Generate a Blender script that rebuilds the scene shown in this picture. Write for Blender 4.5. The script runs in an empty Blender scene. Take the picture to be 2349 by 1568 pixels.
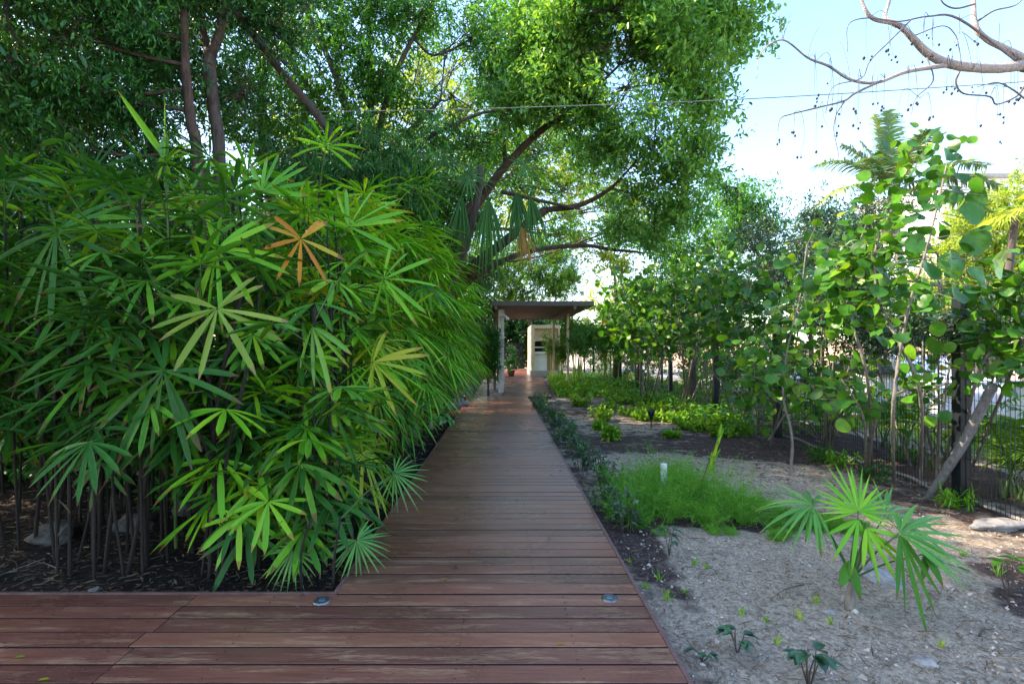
import bpy, bmesh, math
import numpy as np
from mathutils import Vector, noise as mnoise

sc = bpy.context.scene
R = math.radians
# ------------------------------------------------------------------ camera, sky, sun, exposure
F, U0, V0, H = 1208.0, 1150.0, 803.0, 1.5          # focal length and vanishing point in photo pixels, eye height
cam = bpy.data.objects.new("camera", bpy.data.cameras.new("camera"))
sc.collection.objects.link(cam)
cam.location = (0, 0, H); cam.rotation_euler = (R(90), 0, 0)
cam.data.sensor_width = 36; cam.data.lens = F / 2348 * 36
cam.data.shift_x = 24 / 2348; cam.data.shift_y = 19 / 2348
cam.data.clip_start = 0.05; cam.data.clip_end = 2000
sc.camera = cam
SUN_EL, SUN_AZ = 37, -82                          # azimuth from +Y towards +X
world = bpy.data.worlds.new("World"); sc.world = world; world.use_nodes = True
wn = world.node_tree.nodes; wl = world.node_tree.links
sky = wn.new('ShaderNodeTexSky'); sky.sky_type = 'NISHITA'; sky.sun_disc = False
sky.sun_elevation = R(SUN_EL); sky.sun_rotation = R(SUN_AZ)
sky.air_density = 1.0; sky.dust_density = 1.0; sky.ozone_density = 1.6
hs = wn.new('ShaderNodeHueSaturation'); hs.inputs['Saturation'].default_value = 1.15; wl.new(sky.outputs[0], hs.inputs['Color']); wl.new(hs.outputs[0], wn['Background'].inputs[0]); wn['Background'].inputs[1].default_value = 0.15
sl = bpy.data.lights.new("sun", 'SUN'); so = bpy.data.objects.new("sun", sl); sc.collection.objects.link(so)
sl.energy = 3.0; sl.angle = R(0.5); sl.color = (1.0, 0.9, 0.74)
sd = Vector((math.sin(R(SUN_AZ)) * math.cos(R(SUN_EL)), math.cos(R(SUN_AZ)) * math.cos(R(SUN_EL)), math.sin(R(SUN_EL))))
so.rotation_euler = sd.to_track_quat('Z', 'Y').to_euler()
sc.view_settings.view_transform = 'Standard'; sc.view_settings.look = 'None'
sc.view_settings.exposure = 2.35; sc.view_settings.gamma = 1.0; sc.view_settings.use_curve_mapping = False
sc.view_settings.use_white_balance = True; sc.view_settings.white_balance_temperature = 7300; sc.view_settings.white_balance_tint = 12
sc.cycles.max_bounces = 8; sc.cycles.diffuse_bounces = 4; sc.cycles.transmission_bounces = 4; sc.cycles.glossy_bounces = 2
sc.cycles.transparent_max_bounces = 4
try: sc.cycles.use_denoising = True
except Exception: pass

# ------------------------------------------------------------------ helpers
GZ = -0.09
def D(u, v, Y): return np.array([(u - U0) * Y / F, Y, H - (v - V0) * Y / F])
def G(u, v, z=GZ):
    Y = F * (H - z) / (v - V0); return np.array([(u - U0) * Y / F, Y, z])
def nrm(a): a = np.asarray(a, float); return a / np.maximum(np.linalg.norm(a, axis=-1, keepdims=True), 1e-9)
RNG = np.random.default_rng(7)

class MB:
    def __init__(s): s.V = []; s.Fq = []; s.Ft = []; s.A = []; s.mq = []; s.mt = []; s.n = 0
    def add(s, v, q=None, t=None, a=None, m=0):
        v = np.asarray(v, np.float32).reshape(-1, 3); s.V.append(v)
        s.A.append(np.zeros(len(v), np.float32) if a is None else np.asarray(a, np.float32).reshape(-1))
        if q is not None and len(q): q = np.asarray(q, np.int64).reshape(-1, 4); s.Fq.append(q + s.n); s.mq.append(np.full(len(q), m))
        if t is not None and len(t): t = np.asarray(t, np.int64).reshape(-1, 3); s.Ft.append(t + s.n); s.mt.append(np.full(len(t), m))
        s.n += len(v); return s
    def merge(s, o):
        for v, a in zip(o.V, o.A): s.V.append(v); s.A.append(a)
        s.Fq += [q + s.n for q in o.Fq]; s.Ft += [t + s.n for t in o.Ft]; s.mq += o.mq; s.mt += o.mt; s.n += o.n
    def build(s, name, mats, parent=None, smooth=True, loc=None):
        me = bpy.data.meshes.new(name)
        v = np.concatenate(s.V)
        if loc is not None: v = v - np.asarray(loc, np.float32)
        q = np.concatenate(s.Fq) if s.Fq else np.zeros((0, 4), int)
        t = np.concatenate(s.Ft) if s.Ft else np.zeros((0, 3), int)
        me.vertices.add(len(v)); me.vertices.foreach_set('co', v.ravel().astype(np.float32))
        li = np.concatenate([q.ravel(), t.ravel()]).astype(np.int32)
        me.loops.add(len(li)); me.loops.foreach_set('vertex_index', li)
        tot = np.concatenate([np.full(len(q), 4), np.full(len(t), 3)]).astype(np.int32)
        st = np.concatenate([[0], np.cumsum(tot)[:-1]]).astype(np.int32)
        me.polygons.add(len(tot)); me.polygons.foreach_set('loop_start', st); me.polygons.foreach_set('loop_total', tot)
        mi = np.concatenate((s.mq or [np.zeros(0)]) + (s.mt or [np.zeros(0)])).astype(np.int32)
        me.polygons.foreach_set('material_index', mi)
        me.polygons.foreach_set('use_smooth', np.full(len(tot), smooth))
        at = me.attributes.new('along', 'FLOAT', 'POINT'); at.data.foreach_set('value', np.concatenate(s.A))
        me.update(calc_edges=True)
        for m in (mats if isinstance(mats, (list, tuple)) else [mats]): me.materials.append(m)
        o = bpy.data.objects.new(name, me); sc.collection.objects.link(o)
        if loc is not None: o.location = loc
        if parent is not None:
            o.parent = parent
            if loc is not None: o.location = np.asarray(loc) - np.asarray(parent.location)
            else: o.location = -np.asarray(parent.location)
        return o
def tag(o, label=None, cat=None, group=None, kind=None):
    if label: o['label'] = label
    if cat: o['category'] = cat
    if group: o['group'] = group
    if kind: o['kind'] = kind
    return o
def empty(name, loc, label, cat, group=None):
    o = bpy.data.objects.new(name, None); sc.collection.objects.link(o); o.location = loc; o.empty_display_size = .1
    return tag(o, label, cat, group)

def box(mb, x0, x1, y0, y1, z0, z1, m=0):
    v = [(x0,y0,z0),(x1,y0,z0),(x1,y1,z0),(x0,y1,z0),(x0,y0,z1),(x1,y0,z1),(x1,y1,z1),(x0,y1,z1)]
    mb.add(v, [(0,3,2,1),(4,5,6,7),(0,1,5,4),(1,2,6,5),(2,3,7,6),(3,0,4,7)], m=m); return mb
def plank(mb, x0, x1, y0, y1, z0, z1, c=0.0015):
    pr = [(y0,z0),(y1,z0),(y1,z1-c),(y1-c,z1),(y0+c,z1),(y0,z1-c)]
    v = [(x0,a,b) for a,b in pr] + [(x1,a,b) for a,b in pr]
    q = [(i,(i+1)%6,6+(i+1)%6,6+i) for i in range(6)] + [(0,5,2,1),(5,4,3,2),(6,7,8,11),(11,8,9,10)]
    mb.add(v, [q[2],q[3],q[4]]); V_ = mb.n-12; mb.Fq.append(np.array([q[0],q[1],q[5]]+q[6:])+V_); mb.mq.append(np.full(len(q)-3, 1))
def smooth_path(P, r, k=4):
    P = np.asarray(P, float); r = np.asarray(r, float)
    if len(P) < 3: k2 = k; t = np.linspace(0,1,k2+1)[:,None]; return P[0]*(1-t)+P[-1]*t, r[0]*(1-t[:,0])+r[-1]*t[:,0]
    Q = np.vstack([2*P[0]-P[1], P, 2*P[-1]-P[-2]]); out = []; ro = []
    for i in range(len(P)-1):
        a,b,c,d = Q[i:i+4]
        for j in range(k):
            t = j/k
            out.append(.5*((2*b)+(-a+c)*t+(2*a-5*b+4*c-d)*t*t+(-a+3*b-3*c+d)*t**3)); ro.append(r[i]*(1-t)+r[i+1]*t)
    out.append(P[-1]); ro.append(r[-1]); return np.array(out), np.array(ro)
def tube(mb, P, r, sides=6, k=4, m=0, rough=0.0, sm=True, rng=RNG):
    if np.isscalar(r): r = [r]*len(P)
    if sm: P, r = smooth_path(P, r, k)
    else: P = np.asarray(P, float); r = np.asarray(r, float)
    T = nrm(np.gradient(P, axis=0)); ref = np.array([.31,.17,.93]) if abs(T[0][2]) < .9 else np.array([1,.1,0.])
    A = nrm(np.cross(T, ref)); B = np.cross(T, A); n = len(P)
    an = np.linspace(0, 2*np.pi, sides, endpoint=False)
    rr = r[:,None]*(1+rough*(rng.random((n,sides))-.5)) if rough else np.repeat(r[:,None], sides, 1)
    V = P[:,None]+rr[...,None]*(np.cos(an)[None,:,None]*A[:,None]+np.sin(an)[None,:,None]*B[:,None])
    i = np.arange(n-1)[:,None]*sides; j = np.arange(sides)[None]; j2 = (j+1)%sides
    q = np.stack([i+j, i+j2, i+sides+j2, i+sides+j], -1).reshape(-1,4)
    base = mb.n; mb.add(V.reshape(-1,3), q, a=np.repeat(np.linspace(0,1,n), sides), m=m)
    mb.add([P[-1]+T[-1]*r[-1]*.5]); tip = mb.n-1
    mb.Ft.append(np.array([[base+(n-1)*sides+a, base+(n-1)*sides+(a+1)%sides, tip] for a in range(sides)])); mb.mt.append(np.full(sides, m))
def lathe(mb, c, prof, n=20, m=0, tilt=None):
    an = np.linspace(0, 2*np.pi, n, endpoint=False); c = np.asarray(c, float)
    V = np.array([[(c[0]+r*np.cos(a), c[1]+r*np.sin(a), c[2]+z) for a in an] for r, z in prof])
    q = [(i*n+j, i*n+(j+1)%n, (i+1)*n+(j+1)%n, (i+1)*n+j) for i in range(len(prof)-1) for j in range(n)]
    mb.add(V.reshape(-1,3), q, m=m)
def leaves(mb, P, Dr, N, L, W, fold=.18, curl=.12, m=0):
    """oval leaves: 6 vertices, two quads folded along the midrib"""
    P = np.asarray(P, float); n = len(P); Dr = nrm(Dr); S = nrm(np.cross(Dr, N)); N = np.cross(S, Dr)
    L = np.broadcast_to(np.asarray(L, float), (n,))[:,None]; W = np.broadcast_to(np.asarray(W, float), (n,))[:,None]
    tt = [(0,0),(.28,.42),(.68,.4),(1,0),(.68,-.4),(.28,-.42)]
    V = np.stack([P + Dr*L*t + S*W*s + N*(abs(s)*fold*W - curl*L*t*t) for t, s in tt], 1)
    b = np.arange(n)[:,None]*6
    q = np.stack([b+np.array([0,1,2,3]), b+np.array([0,3,4,5])], 1).reshape(-1,4)
    mb.add(V.reshape(-1,3), q, a=np.tile([0,.28,.68,1,.68,.28], n), m=m)
def round_leaves(mb, P, Dr, N, Rr, m=0, k=10):
    P = np.asarray(P, float); n = len(P); Dr = nrm(Dr); S = nrm(np.cross(Dr, N)); N = np.cross(S, Dr)
    Rr = np.broadcast_to(np.asarray(Rr, float), (n,))[:,None]
    an = np.linspace(0, 2*np.pi, k, endpoint=False)
    C = P + Dr*Rr
    pts = [C - N*Rr*.03]
    rim = [(np.cos(a)*(1 if np.cos(a) > -.8 else .86), np.sin(a)*1.06) for a in an]
    rnd = RNG.normal(0, .05, (n, k))
    for i, (c, s) in enumerate(rim): pts.append(C + Dr*Rr*c + S*Rr*s + N*Rr*(.26*abs(s) - .12*max(c,0)**2 + rnd[:,i:i+1]))
    V = np.stack(pts, 1); b = np.arange(n)[:,None,None]*(k+1)
    j = np.arange(k); t = np.stack([np.zeros(k,int), 1+j, 1+(j+1)%k], -1)[None]
    mb.add(V.reshape(-1,3), t=(b+t).reshape(-1,3), a=np.tile(np.r_[0,np.full(k,.9)], n), m=m)
PROF = {'rhapis': ([0,.1,.45,.85,.96,1],[.14,.45,1,.86,.5,.12]),
        'fan': ([0,.35,.6,1],[.12,1,.75,.04]),
        'blade': ([0,.25,.7,1],[.6,1,.7,.04]),
        'broad': ([0,.15,.45,.8,1],[.1,.7,1,.6,.03]),
        'hair': ([0,1],[1,.25])}
def ribbons(mb, P, Dr, N, L, W, droop, prof='rhapis', ns=5, fold=.25, m=0, across=3):
    P = np.asarray(P, float); n = len(P); Dr = nrm(Dr); S = nrm(np.cross(Dr, N)); N = np.cross(S, Dr)
    L = np.broadcast_to(np.asarray(L, float), (n,)); W = np.broadcast_to(np.asarray(W, float), (n,)); dr = np.broadcast_to(np.asarray(droop, float), (n,))
    t = np.linspace(0, 1, ns+1); w = np.interp(t, *PROF[prof])
    g = np.array([0,0,-1.])
    k = 1/np.sqrt(1+(dr*1.1)**2*.6)
    c = P[:,None]+Dr[:,None]*(L*k)[:,None,None]*t[None,:,None]+g*(dr*L)[:,None,None]*(t**2)[None,:,None]
    hw = (W[:,None]*w[None]*.5)[...,None]
    if across == 3:
        V = np.stack([c-S[:,None]*hw+N[:,None]*hw*fold, c-N[:,None]*hw*fold*.6, c+S[:,None]*hw+N[:,None]*hw*fold], 2); A = 3
    else: V = np.stack([c-S[:,None]*hw, c+S[:,None]*hw], 2); A = 2
    b = np.arange(n)[:,None,None]*(ns+1)*A; i = np.arange(ns)[None,:,None]*A; j = np.arange(A-1)[None,None]
    q = np.stack([b+i+j, b+i+j+1, b+i+A+j+1, b+i+A+j], -1).reshape(-1,4)
    mb.add(V.reshape(-1,3), q, a=np.tile(np.repeat(t, A), n), m=m)
def rock(name, c, s, mat, seed, parent=None, rough=.28):
    bm = bmesh.new(); bmesh.ops.create_icosphere(bm, subdivisions=4, radius=1)
    for v in bm.verts:
        p = v.co; q = p*1.1+Vector((seed*7.3, seed*1.7, seed))
        v.co = p*(1+rough*mnoise.noise(q)*1.6+rough*.45*mnoise.noise(q*3.1)+rough*.16*mnoise.noise(q*9))
        v.co = Vector((v.co.x*s[0], v.co.y*s[1], v.co.z*s[2]))
    me = bpy.data.meshes.new(name); bm.to_mesh(me); bm.free(); me.materials.append(mat)
    for p in me.polygons: p.use_smooth = True
    o = bpy.data.objects.new(name, me); sc.collection.objects.link(o); o.location = c; o.rotation_euler = (0,0,seed*1.3)
    return o

# ------------------------------------------------------------------ materials
def new_mat(name):
    m = bpy.data.materials.new(name); m.use_nodes = True; nt = m.node_tree
    return m, nt, nt.nodes['Principled BSDF'], nt.nodes['Material Output']
def N_(nt, t, **k):
    n = nt.nodes.new(t)
    for a, b in k.items(): setattr(n, a, b)
    return n
def ramp(nt, fac, stops, interp='LINEAR'):
    r = N_(nt, 'ShaderNodeValToRGB'); r.color_ramp.interpolation = interp
    e = r.color_ramp.elements
    while len(e) < len(stops): e.new(.5)
    for x, (p, c) in zip(e, stops): x.position = p; x.color = (*c, 1) if len(c) == 3 else c
    nt.links.new(fac, r.inputs[0]); return r.outputs[0]
def mapped(nt, scale=(1,1,1), coord='Object'):
    g = N_(nt, 'ShaderNodeNewGeometry') if coord == 'World' else N_(nt, 'ShaderNodeTexCoord')
    mp = N_(nt, 'ShaderNodeMapping'); mp.inputs['Scale'].default_value = scale
    nt.links.new(g.outputs['Position' if coord == 'World' else coord], mp.inputs[0]); return mp.outputs[0]
def noise(nt, vec, scale, detail=4, rough=.55, dist=0):
    n = N_(nt, 'ShaderNodeTexNoise'); n.inputs['Scale'].default_value = scale; n.inputs['Detail'].default_value = detail
    n.inputs['Roughness'].default_value = rough; n.inputs['Distortion'].default_value = dist
    nt.links.new(vec, n.inputs['Vector']); return n.outputs['Fac']
def mixc(nt, f, a, b, bt='MIX'):
    m = N_(nt, 'ShaderNodeMix', data_type='RGBA', blend_type=bt)
    for i, x in ((0, f), (6, a), (7, b)):
        if hasattr(x, 'links') or hasattr(x, 'is_output'): nt.links.new(x, m.inputs[i])
        elif i == 0: m.inputs[0].default_value = x
        else: m.inputs[i].default_value = (*x, 1)
    return m.outputs[2]
def math_(nt, op, a, b=0, clamp=False):
    m = N_(nt, 'ShaderNodeMath', operation=op); m.use_clamp = clamp
    for i, x in enumerate((a, b)):
        if hasattr(x, 'is_output'): nt.links.new(x, m.inputs[i])
        else: m.inputs[i].default_value = x
    return m.outputs[0]
def bump(nt, h, strength, dist, b):
    bp = N_(nt, 'ShaderNodeBump'); bp.inputs['Strength'].default_value = strength; bp.inputs['Distance'].default_value = dist
    nt.links.new(h, bp.inputs['Height']); nt.links.new(bp.outputs[0], b.inputs['Normal'])

def leaf_mat(name, stops, rough=.38, trans=.3, objw=.35, tip=None, spec=.5, tint=(1.5,1.35,.6), nscale=.6):
    m, nt, b, out = new_mat(name)
    geo = N_(nt, 'ShaderNodeNewGeometry'); oi = N_(nt, 'ShaderNodeObjectInfo')
    f = math_(nt, 'MULTIPLY', geo.outputs['Random Per Island'], 1-objw)
    f = math_(nt, 'ADD', f, math_(nt, 'MULTIPLY', oi.outputs['Random'], objw))
    nz = noise(nt, mapped(nt, coord='World'), nscale, 2)
    f = math_(nt, 'ADD', math_(nt, 'MULTIPLY', f, .9), math_(nt, 'MULTIPLY', math_(nt, 'SUBTRACT', nz, .42), .55), True)
    col = ramp(nt, f, stops)
    if tip:
        at = N_(nt, 'ShaderNodeAttribute', attribute_name='along')
        fine = noise(nt, mapped(nt, coord='World'), 60, 3)
        e = math_(nt, 'ADD', at.outputs['Fac'], math_(nt, 'MULTIPLY', geo.outputs['Random Per Island'], .13))
        e = math_(nt, 'ADD', e, math_(nt, 'MULTIPLY', fine, .06))
        mk = ramp(nt, e, [(.0,(0,0,0)),(.97,(0,0,0)),(1.0,(1,1,1))])
        mk2 = math_(nt, 'MULTIPLY', mk, .85)
        col = mixc(nt, mk2, col, tip)
        # faint lighter veins along the blade edges
    nt.links.new(col, b.inputs['Base Color'])
    b.inputs['Roughness'].default_value = rough; b.inputs['Specular IOR Level'].default_value = spec
    tr = N_(nt, 'ShaderNodeBsdfTranslucent'); tc = mixc(nt, 1.0, col, tint, 'MULTIPLY'); nt.links.new(tc, tr.inputs[0])
    mx = N_(nt, 'ShaderNodeMixShader'); mx.inputs[0].default_value = trans
    nt.links.new(b.outputs[0], mx.inputs[1]); nt.links.new(tr.outputs[0], mx.inputs[2]); nt.links.new(mx.outputs[0], out.inputs[0])
    return m
def bark_mat(name, c1, c2, sc_=(6,6,1.5), rough=.85, bs=.6):
    m, nt, b, out = new_mat(name); v = mapped(nt, sc_, 'World')
    n = noise(nt, v, 3, 6, .65, .6)
    nt.links.new(ramp(nt, n, [(.3,c1),(.7,c2)]), b.inputs['Base Color']); b.inputs['Roughness'].default_value = rough
    bump(nt, noise(nt, v, 9, 5), bs, .02, b); return m
def plain_mat(name, c, rough=.6, metal=0, var=.15, sc_=8):
    m, nt, b, out = new_mat(name); n = noise(nt, mapped(nt, coord='World'), sc_, 4)
    a = tuple(x*(1-var) for x in c); d = tuple(min(1, x*(1+var)) for x in c)
    nt.links.new(ramp(nt, n, [(.3,a),(.7,d)]), b.inputs['Base Color']); b.inputs['Roughness'].default_value = rough
    b.inputs['Metallic'].default_value = metal; return m

M = {}
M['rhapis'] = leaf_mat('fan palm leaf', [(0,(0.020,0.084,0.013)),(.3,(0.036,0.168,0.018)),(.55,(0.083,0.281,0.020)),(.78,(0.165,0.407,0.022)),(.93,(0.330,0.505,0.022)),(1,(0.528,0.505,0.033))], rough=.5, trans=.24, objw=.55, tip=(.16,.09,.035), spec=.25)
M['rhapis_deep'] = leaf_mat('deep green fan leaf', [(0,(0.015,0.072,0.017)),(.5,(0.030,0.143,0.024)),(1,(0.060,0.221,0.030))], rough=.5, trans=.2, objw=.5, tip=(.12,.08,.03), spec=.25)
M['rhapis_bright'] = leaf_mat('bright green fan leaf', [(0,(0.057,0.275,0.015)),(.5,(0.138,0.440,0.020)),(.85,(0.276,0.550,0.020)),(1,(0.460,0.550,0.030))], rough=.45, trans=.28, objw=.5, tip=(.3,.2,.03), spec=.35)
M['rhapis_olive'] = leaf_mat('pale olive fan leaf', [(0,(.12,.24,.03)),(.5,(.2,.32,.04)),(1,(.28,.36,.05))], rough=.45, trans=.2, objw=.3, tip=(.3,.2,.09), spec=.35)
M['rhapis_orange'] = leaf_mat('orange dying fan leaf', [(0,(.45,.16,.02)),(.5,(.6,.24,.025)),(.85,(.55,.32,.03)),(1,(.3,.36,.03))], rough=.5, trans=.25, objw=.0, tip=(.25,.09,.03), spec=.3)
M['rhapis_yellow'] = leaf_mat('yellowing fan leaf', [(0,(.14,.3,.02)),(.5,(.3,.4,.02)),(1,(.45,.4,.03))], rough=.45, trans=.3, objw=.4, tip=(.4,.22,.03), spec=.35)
M['fanpale'] = leaf_mat('pale green palm fan', [(0,(.04,.18,.03)),(.5,(.08,.29,.04)),(1,(.16,.38,.05))], rough=.42, trans=.25, objw=.3, tip=(.3,.28,.05), spec=.5)
M['cane'] = bark_mat('brown fibre cane', (.008,.006,.005), (.03,.02,.014), (30,30,8))
M['petiole'] = plain_mat('green leaf stalk', (.05,.11,.02), .5)
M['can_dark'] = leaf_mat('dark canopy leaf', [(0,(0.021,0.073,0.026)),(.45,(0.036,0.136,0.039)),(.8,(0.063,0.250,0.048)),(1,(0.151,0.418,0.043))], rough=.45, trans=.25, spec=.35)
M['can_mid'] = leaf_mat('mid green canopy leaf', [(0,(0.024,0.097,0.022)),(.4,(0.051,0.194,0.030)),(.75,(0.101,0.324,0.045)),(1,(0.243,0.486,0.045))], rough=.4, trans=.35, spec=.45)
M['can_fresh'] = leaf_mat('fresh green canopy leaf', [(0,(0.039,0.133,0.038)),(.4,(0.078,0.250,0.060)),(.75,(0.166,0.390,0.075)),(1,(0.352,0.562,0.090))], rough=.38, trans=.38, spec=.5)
M['can_sun'] = leaf_mat('sunlit tinted yellow green leaf', [(0,(.12,.24,.03)),(.5,(.27,.4,.05)),(1,(.5,.5,.09))], rough=.5, trans=.4, spec=.3)  # sunlit look of the distant foliage put into the leaf colour
M['grey_leaf'] = leaf_mat('grey green shrub leaf', [(0,(.03,.07,.035)),(.5,(.06,.13,.07)),(1,(.12,.2,.11))], rough=.4, trans=.2, spec=.5, tint=(1.2,1.3,.7))
M['grape'] = leaf_mat('round sea grape leaf', [(0,(0.022,0.090,0.020)),(.35,(0.039,0.160,0.020)),(.7,(0.077,0.260,0.020)),(.93,(0.165,0.360,0.020)),(.985,(0.440,0.340,0.020)),(1,(0.550,0.240,0.020))], rough=.36, trans=.35, spec=.45, objw=.1, tip=(.22,.12,.03))
M['ferny'] = leaf_mat('feathery bright green', [(0,(.03,.15,.02)),(.4,(.08,.28,.03)),(.75,(.17,.42,.05)),(1,(.28,.5,.08))], rough=.5, trans=.35, spec=.3, nscale=5)
M['cover'] = leaf_mat('low bright leaf', [(0,(0.060,0.208,0.018)),(.5,(0.150,0.364,0.024)),(.85,(0.330,0.494,0.036)),(1,(0.675,0.546,0.060))], rough=.45, trans=.3, spec=.35, nscale=2.5)
M['seedling'] = leaf_mat('dark glossy seedling leaf', [(0,(.012,.04,.02)),(.5,(.025,.08,.035)),(1,(.06,.16,.06))], rough=.25, trans=.12, spec=.7, nscale=3)
M['coco'] = leaf_mat('coconut leaflet', [(0,(.04,.12,.06)),(.5,(.12,.22,.08)),(.8,(.35,.42,.1)),(1,(.55,.52,.16))], rough=.4, trans=.3, spec=.5, objw=.75)
M['bamboo'] = leaf_mat('bamboo leaf', [(0,(.04,.14,.012)),(.5,(.09,.24,.02)),(1,(.25,.36,.03))], rough=.45, trans=.35, spec=.35)
M['dry'] = leaf_mat('dry palm leaf', [(0,(.3,.12,.03)),(.5,(.45,.22,.06)),(1,(.55,.36,.12))], rough=.7, trans=.25, spec=.2)
M['litter'] = leaf_mat('dry litter', [(0,(.035,.02,.014)),(.4,(.11,.07,.045)),(.75,(.24,.17,.11)),(1,(.42,.34,.26))], rough=.8, trans=.0, spec=.2, nscale=4)
M['bark'] = bark_mat('dark grey brown bark', (.03,.022,.018), (.12,.09,.075))
M['bark_red'] = bark_mat('reddish brown bark', (.035,.02,.015), (.13,.08,.06))
M['bark_pale'] = bark_mat('pale pinkish bark', (.26,.2,.185), (.5,.43,.41), (9,9,9), .8, .9)
M['bark_twig'] = bark_mat('purple grey twig bark', (.09,.07,.075), (.2,.16,.16), (4,4,4), .7, .25)
M['log'] = bark_mat('weathered grey log', (.1,.095,.1), (.26,.25,.26), (8,8,3))
M['bark_grey'] = bark_mat('pale grey shrub stem', (.12,.1,.085), (.3,.27,.24), (12,12,3))
M['pod'] = plain_mat('dark seed pod', (.03,.02,.02), .7)
M['fence'] = plain_mat('dark blue green powder coat', (.004,.008,.012), .5)
M['rock'] = bark_mat('limestone', (.16,.15,.15), (.42,.39,.37), (3,3,3), .9, .8)
M['rock_dim'] = bark_mat('dark grey stone', (.05,.045,.04), (.17,.15,.14), (4,4,4), .95, .8)  # darker stone colour for the rocks at the thicket foot
M['rock_blue'] = bark_mat('grey weathered limestone', (.12,.13,.15), (.4,.42,.45), (4,4,4), .9, .8)
M['concrete'] = bark_mat('pale concrete', (.3,.28,.26), (.45,.42,.4), (2,2,2), .9, .3)
M['palestone'] = bark_mat('pale stone', (.45,.41,.36), (.68,.63,.56), (4,4,4), .9, .5)
M['white'] = plain_mat('white paint', (.78,.78,.78), .5, 0, .05)
M['tanwood'] = bark_mat('tan wood cladding', (.6,.46,.31), (.74,.58,.41), (2,2,9), .6, .15)
M['orangewood'] = bark_mat('orange brown wood', (.26,.15,.09), (.36,.23,.14), (9,9,1.5), .6, .15)
M['roofwood'] = bark_mat('brown soffit boards', (.13,.075,.058), (.21,.13,.1), (1,9,9), .6, .2)
M['fascia'] = plain_mat('grey brown fascia', (.085,.07,.062), .6)
M['dark'] = plain_mat('dark interior', (.012,.012,.014), .5)
M['steel'] = plain_mat('brushed steel ring', (.16,.18,.2), .4, .8)
M['lens'] = plain_mat('frosted lens', (.12,.14,.17), .2)
M['black'] = plain_mat('black plastic', (.012,.013,.018), .45)
M['terracotta'] = plain_mat('terracotta', (.12,.05,.035), .8)
M['cable'] = plain_mat('grey cable', (.22,.24,.23), .6)
M['pinkwall'] = plain_mat('pink cream render', (.55,.38,.32), .9, 0, .08, 1)
M['carpaint'] = plain_mat('white car paint', (.75,.76,.8), .2, 0, .02)
M['glass'] = plain_mat('dark car glass', (.02,.025,.03), .05)
M['tyre'] = plain_mat('black tyre', (.02,.02,.02), .8)
M['redlamp'] = plain_mat('red lamp glass', (.4,.02,.02), .2)
def mottle(m, sc_=28, amt=.5):
    nt = m.node_tree; b = nt.nodes['Principled BSDF']; src = b.inputs['Base Color'].links[0].from_socket
    n = noise(nt, mapped(nt, coord='World'), sc_, 4, .6); c = mixc(nt, amt, src, ramp(nt, n, [(.3,(.6,.62,.6)),(.55,(1,1,1)),(.75,(1.5,1.35,1.2))]), 'MULTIPLY')
    nt.links.new(c, b.inputs['Base Color']); bump(nt, n, .35, .01, b)
mottle(M['grape'], 22, .8); mottle(M['rhapis_deep'], 18, .5); mottle(M['rhapis'], 18, .5)
# deck wood
def deck_mat():
    m, nt, b, out = new_mat('worn red brown deck boards')
    geo = N_(nt, 'ShaderNodeNewGeometry'); rnd = geo.outputs['Random Per Island']
    off = N_(nt, 'ShaderNodeCombineXYZ'); nt.links.new(math_(nt, 'MULTIPLY', rnd, 37), off.inputs[0]); nt.links.new(math_(nt, 'MULTIPLY', rnd, 11), off.inputs[2])
    def vec(s):
        a = N_(nt, 'ShaderNodeVectorMath', operation='ADD'); nt.links.new(geo.outputs['Position'], a.inputs[0]); nt.links.new(off.outputs[0], a.inputs[1])
        mp = N_(nt, 'ShaderNodeMapping'); mp.inputs['Scale'].default_value = s; nt.links.new(a.outputs[0], mp.inputs[0]); return mp.outputs[0]
    g = noise(nt, vec((2.2,60,10)), 1.6, 6, .65, .3)
    base = ramp(nt, g, [(.25,(.15,.052,.034)),(.5,(.25,.096,.062)),(.8,(.35,.155,.102))])
    tone = ramp(nt, rnd, [(0,(.6,.56,.66)),(.35,(.95,.85,.9)),(.6,(1.05,1.0,1.1)),(.8,(.8,.7,.72)),(1,(1.4,1.38,1.32))])
    base = mixc(nt, 1.0, base, tone, 'MULTIPLY')
    w = noise(nt, vec((1.1,9,3)), 1.5, 5, .62, .5)
    fine = noise(nt, vec((14,70,10)), 1.6, 4, .6)
    s = N_(nt, 'ShaderNodeSeparateXYZ'); nt.links.new(geo.outputs['Position'], s.inputs[0])
    near = ramp(nt, math_(nt, 'DIVIDE', s.outputs[1], 12), [(0,(1,1,1)),(.30,(.9,.9,.9)),(.5,(.25,.25,.25)),(1,(.1,.1,.1))])
    wm = ramp(nt, math_(nt, 'ADD', w, math_(nt, 'MULTIPLY', math_(nt, 'SUBTRACT', fine, .5), .45)), [(.0,(0,0,0)),(.53,(0,0,0)),(.66,(1,1,1))])
    base = mixc(nt, math_(nt, 'MULTIPLY', math_(nt, 'MULTIPLY', wm, near), .5), base, (.46,.27,.15))
    big = noise(nt, mapped(nt, coord='World'), 1.1, 3)
    base = mixc(nt, .8, base, ramp(nt, big, [(.35,(.85,.82,.8)),(.65,(1.2,1.15,1.1))]), 'MULTIPLY')
    nt.links.new(base, b.inputs['Base Color'])
    r = math_(nt, 'ADD', math_(nt, 'MULTIPLY', wm, .18), math_(nt, 'ADD', .14, math_(nt, 'MULTIPLY', big, .3)))
    nt.links.new(r, b.inputs['Roughness']); b.inputs['Specular IOR Level'].default_value = .6
    bump(nt, math_(nt, 'ADD', g, math_(nt, 'MULTIPLY', fine, .4)), .35, .004, b)
    return m
M['deck'] = deck_mat()
M['deckside'] = plain_mat('shade dark board sides', (.02,.012,.01), .95)  # board sides coloured near-black so the gaps read as deep shade
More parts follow.
